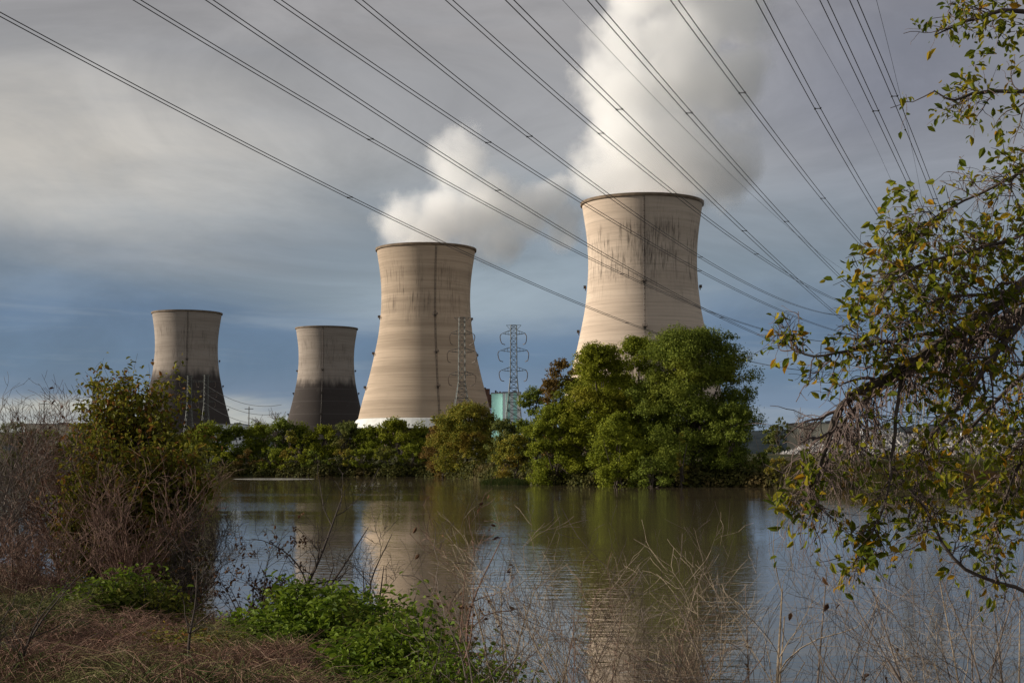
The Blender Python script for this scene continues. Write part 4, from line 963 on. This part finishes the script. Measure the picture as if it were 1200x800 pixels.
# grassy spit
mb = MB(); n_ = 40; a = np.linspace(0, 2 * math.pi, n_, endpoint=False); Ds = 208; cx = X_of(592, Ds)
V = []
for q, hz in ((1., -.2), (.9, .08), (.6, .25), (.3, .35), (.05, .4)): V.append(np.stack([np.cos(a) * 3.6 * q * (1 + .1 * np.sin(3 * a)), np.sin(a) * 3.4 * q, np.full(n_, hz)], 1))
V = np.array(V).reshape(-1, 3); I = np.arange(200).reshape(5, n_); J = np.roll(I, -1, 1); mb.add(V, np.stack([I[:-1], J[:-1], J[1:], I[1:]], -1).reshape(-1, 4))
tag(mb.build('spit', plain('spit_turf', (.11, .13, .04), .95, .3, 1.), smooth=True, loc=(cx, Ds, 0)), kind='structure')
r = rs(82); n = 2600; q = np.sqrt(r.uniform(0, 1, n)); a = r.uniform(0, 6.28, n); p0 = np.stack([cx + np.cos(a) * 3.5 * q, Ds + np.sin(a) * 3.3 * q, .4 * (1 - q ** 1.6)], 1)
p1 = p0 + np.stack([r.normal(size=n) * .15, r.normal(size=n) * .15, r.uniform(.25, .7, n)], 1)
mb = MB(); mb.tubes(np.stack([p0, p1], 1), np.tile([.05, .02], (n, 1)), 3)
tag(mb.build('spit_grass', gm2), 'pale green grass tufts on the little spit at the far shore', 'grass', kind='stuff')
# pale solid strip shaped to stand in for a glint on the water
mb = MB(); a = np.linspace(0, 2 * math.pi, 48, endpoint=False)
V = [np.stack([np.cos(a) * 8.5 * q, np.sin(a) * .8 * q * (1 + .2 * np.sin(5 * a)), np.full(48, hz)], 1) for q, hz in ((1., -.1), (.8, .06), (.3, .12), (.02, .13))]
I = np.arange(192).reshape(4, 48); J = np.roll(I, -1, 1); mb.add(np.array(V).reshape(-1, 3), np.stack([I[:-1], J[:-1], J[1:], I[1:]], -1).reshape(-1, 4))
tag(mb.build('glint_strip', plain('pale_glint', (.27, .25, .21), .6, .2, 1.), smooth=True, loc=(X_of(322, 263), 263, 0)), kind='structure')
mound(455, 700, 742, 13.2, 'sparse green weeds between the straw saplings at the bottom centre', 66, 9000, .06, depth=1.)
mound(150, 330, 742, 16.5, 'low yellow green weeds around the lone dark sapling', 67, 7000, .055, mixg, depth=1.3)
# driftwood log by the green clump
T = thing('driftwood_log', (X_of(105, 23), 23, near_z(X_of(105, 23), 23) + .25), 'pale fallen log above the compact green clump on the near bank', 'log')
mb = MB(); mb.tubes(spline([(-.5, 0, .1), (0, .1, .16), (.5, 0, .14), (.95, -.1, .2)], 10)[None], np.linspace(.05, .025, 10)[None], 7); mb.build('trunk', tw_grey, T)
mb = MB(); mb.tubes(spline([(.3, 0, .15), (.5, -.2, .3), (.62, -.3, .42)], 6)[None], np.linspace(.02, .008, 6)[None], 5); mb.build('branch_stub', tw_grey, T)
# saplings in front of the water
bare(228, 14.5, 640, 'single small dark sapling with crooked twigs at the bottom left', 201, 1, .3, (-.02, 0), 16, 60, 90, tw_dark, .018, .42, .32, t0=.3)
bare(338, 24, 560, 'bare dark tree leaning right over the water, left of its slimmer neighbour', 202, 2, .25, (.28, 0), 30, 130, 260, tw_dark, .04, .34, .28)
bare(302, 24.5, 628, 'low twiggy sapling with small dark leaves at the water edge', 203, 6, .5, (0, 0), 60, 260, 0, tw_dark, .016, .36, .3, dead, 900, lsize=.07)
bare(424, 22.5, 606, 'bare dark forked tree rising beside the broad green mound', 204, 3, .35, (.02, 0), 34, 150, 260, tw_dark, .028, .34, .3)
bare(528, 14.2, 600, 'brown sapling carrying a clump of withered leaves before the reflected tower', 205, 3, .4, (-.05, 0), 34, 170, 240, tw_red, .018, .34, .3, dead, 60)
bare(590, 14.5, 574, 'tall straw coloured sapling with upright tips, highest of those at the centre', 206, 4, .34, (.0, 0), 44, 220, 300, tw_tan, .02, .36, .3)
bare(560, 12.6, 640, 'thin grey sapling between the brown one and the tall straw one', 207, 3, .4, (-.02, 0), 30, 120, 200, tw_grey, .014, .36, .3)
bare(640, 13.5, 640, 'slight grey sapling leaning right beside the tall straw one', 208, 3, .4, (.1, 0), 30, 130, 200, tw_grey, .014, .36, .3)
bare(688, 12.4, 660, 'low tan sapling with fine spreading twigs at the bottom centre', 209, 5, .5, (0, 0), 40, 180, 260, tw_tan, .012, .36, .3)
bare(748, 12.2, 610, 'dense straw coloured shrub before the bright reflection strip', 210, 9, .42, (.0, 0), 90, 420, 420, tw_tan, .012, .34, .28)
bare(800, 11.8, 628, 'second dense straw shrub, right of the bright reflection strip', 211, 8, .42, (.02, 0), 80, 360, 380, tw_tan, .012, .34, .28)
bare(716, 11.6, 690, 'low brown brush filling the space under the straw shrubs', 212, 9, .6, (.0, 0), 70, 300, 380, tw_red, .010, .34, .28)
bare(852, 11.8, 650, 'grey sapling with spread twigs right of the straw shrubs', 213, 4, .45, (0, 0), 40, 170, 260, tw_grey, .013, .34, .3)
bare(900, 11.5, 598, 'tall pale sapling leaning left from the right of the straw shrubs', 214, 3, .32, (-.14, 0), 34, 150, 220, tw_tan, .022, .36, .3)
bare(935, 11.2, 622, 'forked pale sapling with a few withered pods', 215, 4, .38, (-.05, 0), 34, 150, 220, tw_grey, .015, .36, .3, dead, 60)
bare(984, 11.4, 655, 'thin upright lone sapling standing clear against the grey water', 216, 2, .12, (0, 0), 12, 40, 60, tw_grey, .011, .22, .25)
bare(1075, 10.6, 600, 'grey sapling tangle left of the two at the right edge', 217, 5, .42, (.03, 0), 60, 260, 340, tw_grey, .013, .36, .3)
bare(1128, 10.2, 590, 'curving tan sapling between two grey ones near the right edge', 218, 5, .42, (.05, 0), 60, 260, 340, tw_tan, .016, .36, .3)
bare(1180, 10., 580, 'dense grey sapling at the right edge of the picture', 219, 7, .42, (-.02, 0), 70, 320, 420, tw_grey, .014, .36, .3)
bare(1030, 10.8, 690, 'low sparse tan sapling at the bottom right of the water', 220, 4, .5, (0, 0), 30, 120, 180, tw_tan, .010, .36, .3)
bare(12, 13, 640, 'dark leaning sapling crossing the bottom left corner', 221, 4, .6, (.1, 0), 30, 130, 200, tw_dark, .016, .4, .32)
bare(312, 420, 484, 'left of two bare grey treetops above the far tree row', 230, 4, .22, (0, 0), 60, 200, 0, tw_grey, .35, .34, .3, base=4.4, group='bare treetops on the far shore', name='bare_tree', cat='tree')
bare(324, 424, 482, 'right of two bare grey treetops above the far tree row', 231, 4, .22, (0, 0), 60, 200, 0, tw_grey, .35, .34, .3, base=4.4, group='bare treetops on the far shore', name='bare_tree', cat='tree')
bare(940, 500, 480, 'bare grey distant tree on the skyline at the tip of the bent bough', 232, 4, .3, (0, 0), 60, 200, 0, tw_grey, .35, .34, .3, base=4.4, group='bare treetops on the far shore', name='bare_tree', cat='tree')
# ------------------------------------------------------------ HANGING TREE AT THE RIGHT
r = rs(909)
TX, TY = X_of(1420, 9.), 9.0; TZ = near_z(TX, TY) - .1
T = thing('hanging_tree', (TX, TY, TZ), 'near tree at right, its long bent bough and yellow green leaves hanging over the water', 'tree')
org = np.array([TX, TY, TZ])
limbs = [ # image path with distance, start radius, end radius, (n twigs, leafiness)
 ([(1400, 160, 9.0), (1330, 215, 8.7), (1200, 335, 8.4), (1130, 385, 8.3), (1060, 432, 8.2), (1000, 465, 8.1), (978, 500, 8.0), (962, 545, 8.0), (950, 585, 7.9)], .050, .008, 'M'),
 ([(1400, 190, 9.0), (1300, 262, 8.9), (1200, 365, 8.7), (1120, 412, 8.6), (1050, 452, 8.5), (990, 500, 8.4), (962, 560, 8.3)], .045, .006, 'M2'),
 ([(1410, 100, 9.0), (1300, 105, 9.2), (1200, 100, 9.2), (1150, 98, 9.1), (1115, 106, 9.), (1088, 95, 9.)], .022, .004, 'U'),
 ([(1400, 60, 9.0), (1280, 40, 9.3), (1200, 12, 9.4), (1150, 20, 9.3), (1102, 40, 9.2)], .03, .004, 'U'),
 ([(1400, 140, 9.0), (1290, 175, 8.8), (1200, 190, 8.6), (1150, 212, 8.5), (1100, 232, 8.5), (1060, 255, 8.4), (1028, 290, 8.4)], .015, .003, 'L'),
 ([(1400, 165, 9.0), (1280, 230, 8.6), (1200, 272, 8.3), (1130, 292, 8.2), (1070, 305, 8.1), (1035, 325, 8.), (1012, 355, 7.9)], .015, .003, 'L'),
 ([(1200, 335, 8.4), (1140, 345, 8.2), (1080, 350, 8.1), (1040, 368, 8.), (1015, 395, 8.)], .014, .003, 'L'),
 ([(1130, 385, 8.3), (1060, 398, 8.1), (1000, 412, 8.), (950, 420, 8.), (928, 408, 8.)], .014, .003, 'S'),
 ([(1400, 230, 9.0), (1280, 350, 9.2), (1200, 440, 9.2), (1140, 500, 9.1), (1100, 560, 9.), (1080, 640, 8.9)], .022, .005, 'R'),
 ([(1400, 270, 9.0), (1300, 420, 8.8), (1220, 500, 8.6), (1180, 570, 8.5), (1150, 640, 8.4)], .022, .005, 'R'),
 ([(1230, 720, 8.), (1200, 690, 8.0), (1150, 672, 8.0), (1110, 640, 8.), (1085, 595, 8.), (1055, 560, 8.), (1030, 520, 8.1)], .012, .006, 'S'),
 ([(1060, 432, 8.2), (1050, 500, 8.), (1042, 560, 7.9), (1030, 610, 7.9), (1012, 650, 7.9)], .012, .003, 'D'),
 ([(1260, 300, 8.6), (1180, 400, 8.3), (1130, 470, 8.2), (1090, 520, 8.1), (1070, 600, 8.)], .025, .004, 'R'),
]
mb = MB()
# trunk outside the frame, leaning out over the water
tp = spline([(0, 0, 0), at(1430, 560, 9.2) - org, at(1420, 330, 9.1) - org, at(1400, 165, 9.) - org, at(1420, 20, 9.3) - org, at(1460, -160, 9.6) - org], 24)
mb.tubes(tp[None], np.linspace(.19, .06, 24)[None], 10)
mb.build('trunk', bark, T)
def resamp(pts, n=16): return spline([at(*p) for p in pts], n) - org
tw = MB(); lv = MB(); limb_mb = MB(); tw_brown = plain('brown_twig_bark', (.105, .074, .062), .9, .35, 9.)
def addleaves(P_, per, size, droop=-.5):
    n = len(P_) * per
    Q = np.repeat(P_, per, 0) + r.normal(size=(n, 3)) * .018
    Dd = rdir(r, n) + np.array([-.15, 0, droop]); L = size * r.uniform(.35, 1.35, n)
    lv.leaves(Q, Dd, rdir(r, n) * .8 + np.array([-.2, -.3, .5]), L, L * .5, .2)
for pts, r0, r1, kd in limbs:
    if kd == 'L': pts = [(a_ + 26 * min(1, max(0, (1250 - a_) / 100)), b_, d_) for a_, b_, d_ in pts]
    P1 = resamp(pts)[None]; P1 = P1 + np.cumsum(r.normal(size=P1.shape) * .006, 1); R1 = np.linspace(r0, r1, 16)[None]
    limb_mb.tubes(P1, R1, 8)
    cfg = {'M': (58, .30, .30, .14, 300, .22, 0), 'M2': (56, .30, .3, .16, 280, .22, 0), 'U': (16, .30, .2, .02, 70, .16, 3), 'L': (40, .28, .15, .07, 230, .17, 2),
           'S': (22, .26, .2, .06, 120, .16, 2), 'R': (34, .30, .3, .12, 190, .20, 1), 'D': (16, .2, .6, .2, 90, .12, 2)}[kd]
    n2, l2, dr, dp, n3, l3, lf = cfg
    P2, R2 = spawn(r, P1, np.maximum(R1 * .6, .006), n2, .18, 1., l2, .8, .15 - dr, dp, 9, .7, .22, .3)
    P3, R3 = spawn(r, P2, np.maximum(R2, .003), n3, .1, 1., l3, .8, .05 - dr * .5, dp * .8, 7, .7, .28, .4)
    tw.tubes(P2, np.clip(R2, .0022, .010), 4); tw.tubes(P3, np.clip(R3, .0013, .0028), 3)
    if kd in ('M', 'M2'):
        P4, R4 = spawn(r, P2, R2, 170, .1, 1., .30, .75, -.55, .22, 9, .7, .26, .4); tw.tubes(P4, np.clip(R4, .0013, .0026), 3)
        k = r.permutation(len(P3))[:64]; addleaves(P3[k][:, [4, 6]].reshape(-1, 3), 1, .052)
        k = r.permutation(len(P4))[:40]; addleaves(P4[k][:, -1], 2, .05)
    elif lf == 1:
        k = r.permutation(len(P3))[:120]; addleaves(P3[k][:, [2, 4, 6]].reshape(-1, 3), 1, .056)
    elif lf == 2:
        k = r.permutation(len(P3))[:int(len(P3) * .34)]; addleaves(P3[k][:, [2, 4, 6]].reshape(-1, 3), 1, .055)
    elif lf == 3:
        k = r.permutation(len(P3))[:60]; addleaves(P3[k][:, [3, 6]].reshape(-1, 3), 2, .055)
# leafy sprays where the photo has dense leaves
for (cx_, cy_, D_, sp, n_) in [(1010, 320, 8.3, 26, 75), (1040, 280, 8.4, 28, 75), (1000, 355, 8., 24, 60), (1060, 345, 8.1, 34, 90), (1100, 300, 8.2, 40, 110), (1150, 290, 8.4, 40, 100), (1180, 250, 8.5, 32, 80), (1080, 240, 8.5, 22, 45), (1050, 400, 8., 28, 60),
        (1110, 440, 8.1, 30, 70), (990, 425, 8., 26, 45), (1160, 430, 8.4, 40, 100), (1180, 500, 8.6, 36, 80), (1150, 560, 8.6, 40, 64), (955, 555, 7.9, 16, 44), (940, 590, 7.9, 12, 40), (1030, 625, 7.9, 18, 40), (1010, 655, 7.9, 14, 26), (1190, 600, 8.4, 34, 100), (1110, 590, 8.6, 34, 36),
        (1190, 190, 8.6, 20, 50), (1150, 100, 9.1, 24, 40), (1185, 40, 9.3, 26, 60), (1110, 22, 9.2, 10, 14), (940, 412, 8., 12, 14), (1185, 330, 8.3, 34, 90), (1100, 505, 8.8, 24, 24)]:
    if cx_ < 1075 and cy_ < 440 and cx_ > 945: cx_ += 20
    c_ = at(cx_, cy_, D_) - org; q = sp * D_ / F
    st = c_ + r.normal(size=(n_ // 3 + 1, 3)) * q * np.array([.75, 1., .6]); en = st + rdir(r, len(st)) * .1 + np.array([-.04, 0, -.02])
    mid = (st + en) / 2 + rdir(r, len(st)) * .02
    tw.tubes(np.stack([st, mid, en], 1), np.tile([.003, .0022, .0014], (len(st), 1)), 3)
    addleaves(np.concatenate([mid, en]), 2, .066)
limb_mb.build('bough', bark, T); tw.build('twigs', tw_brown, T)
lv.build('foliage', mixl, T)
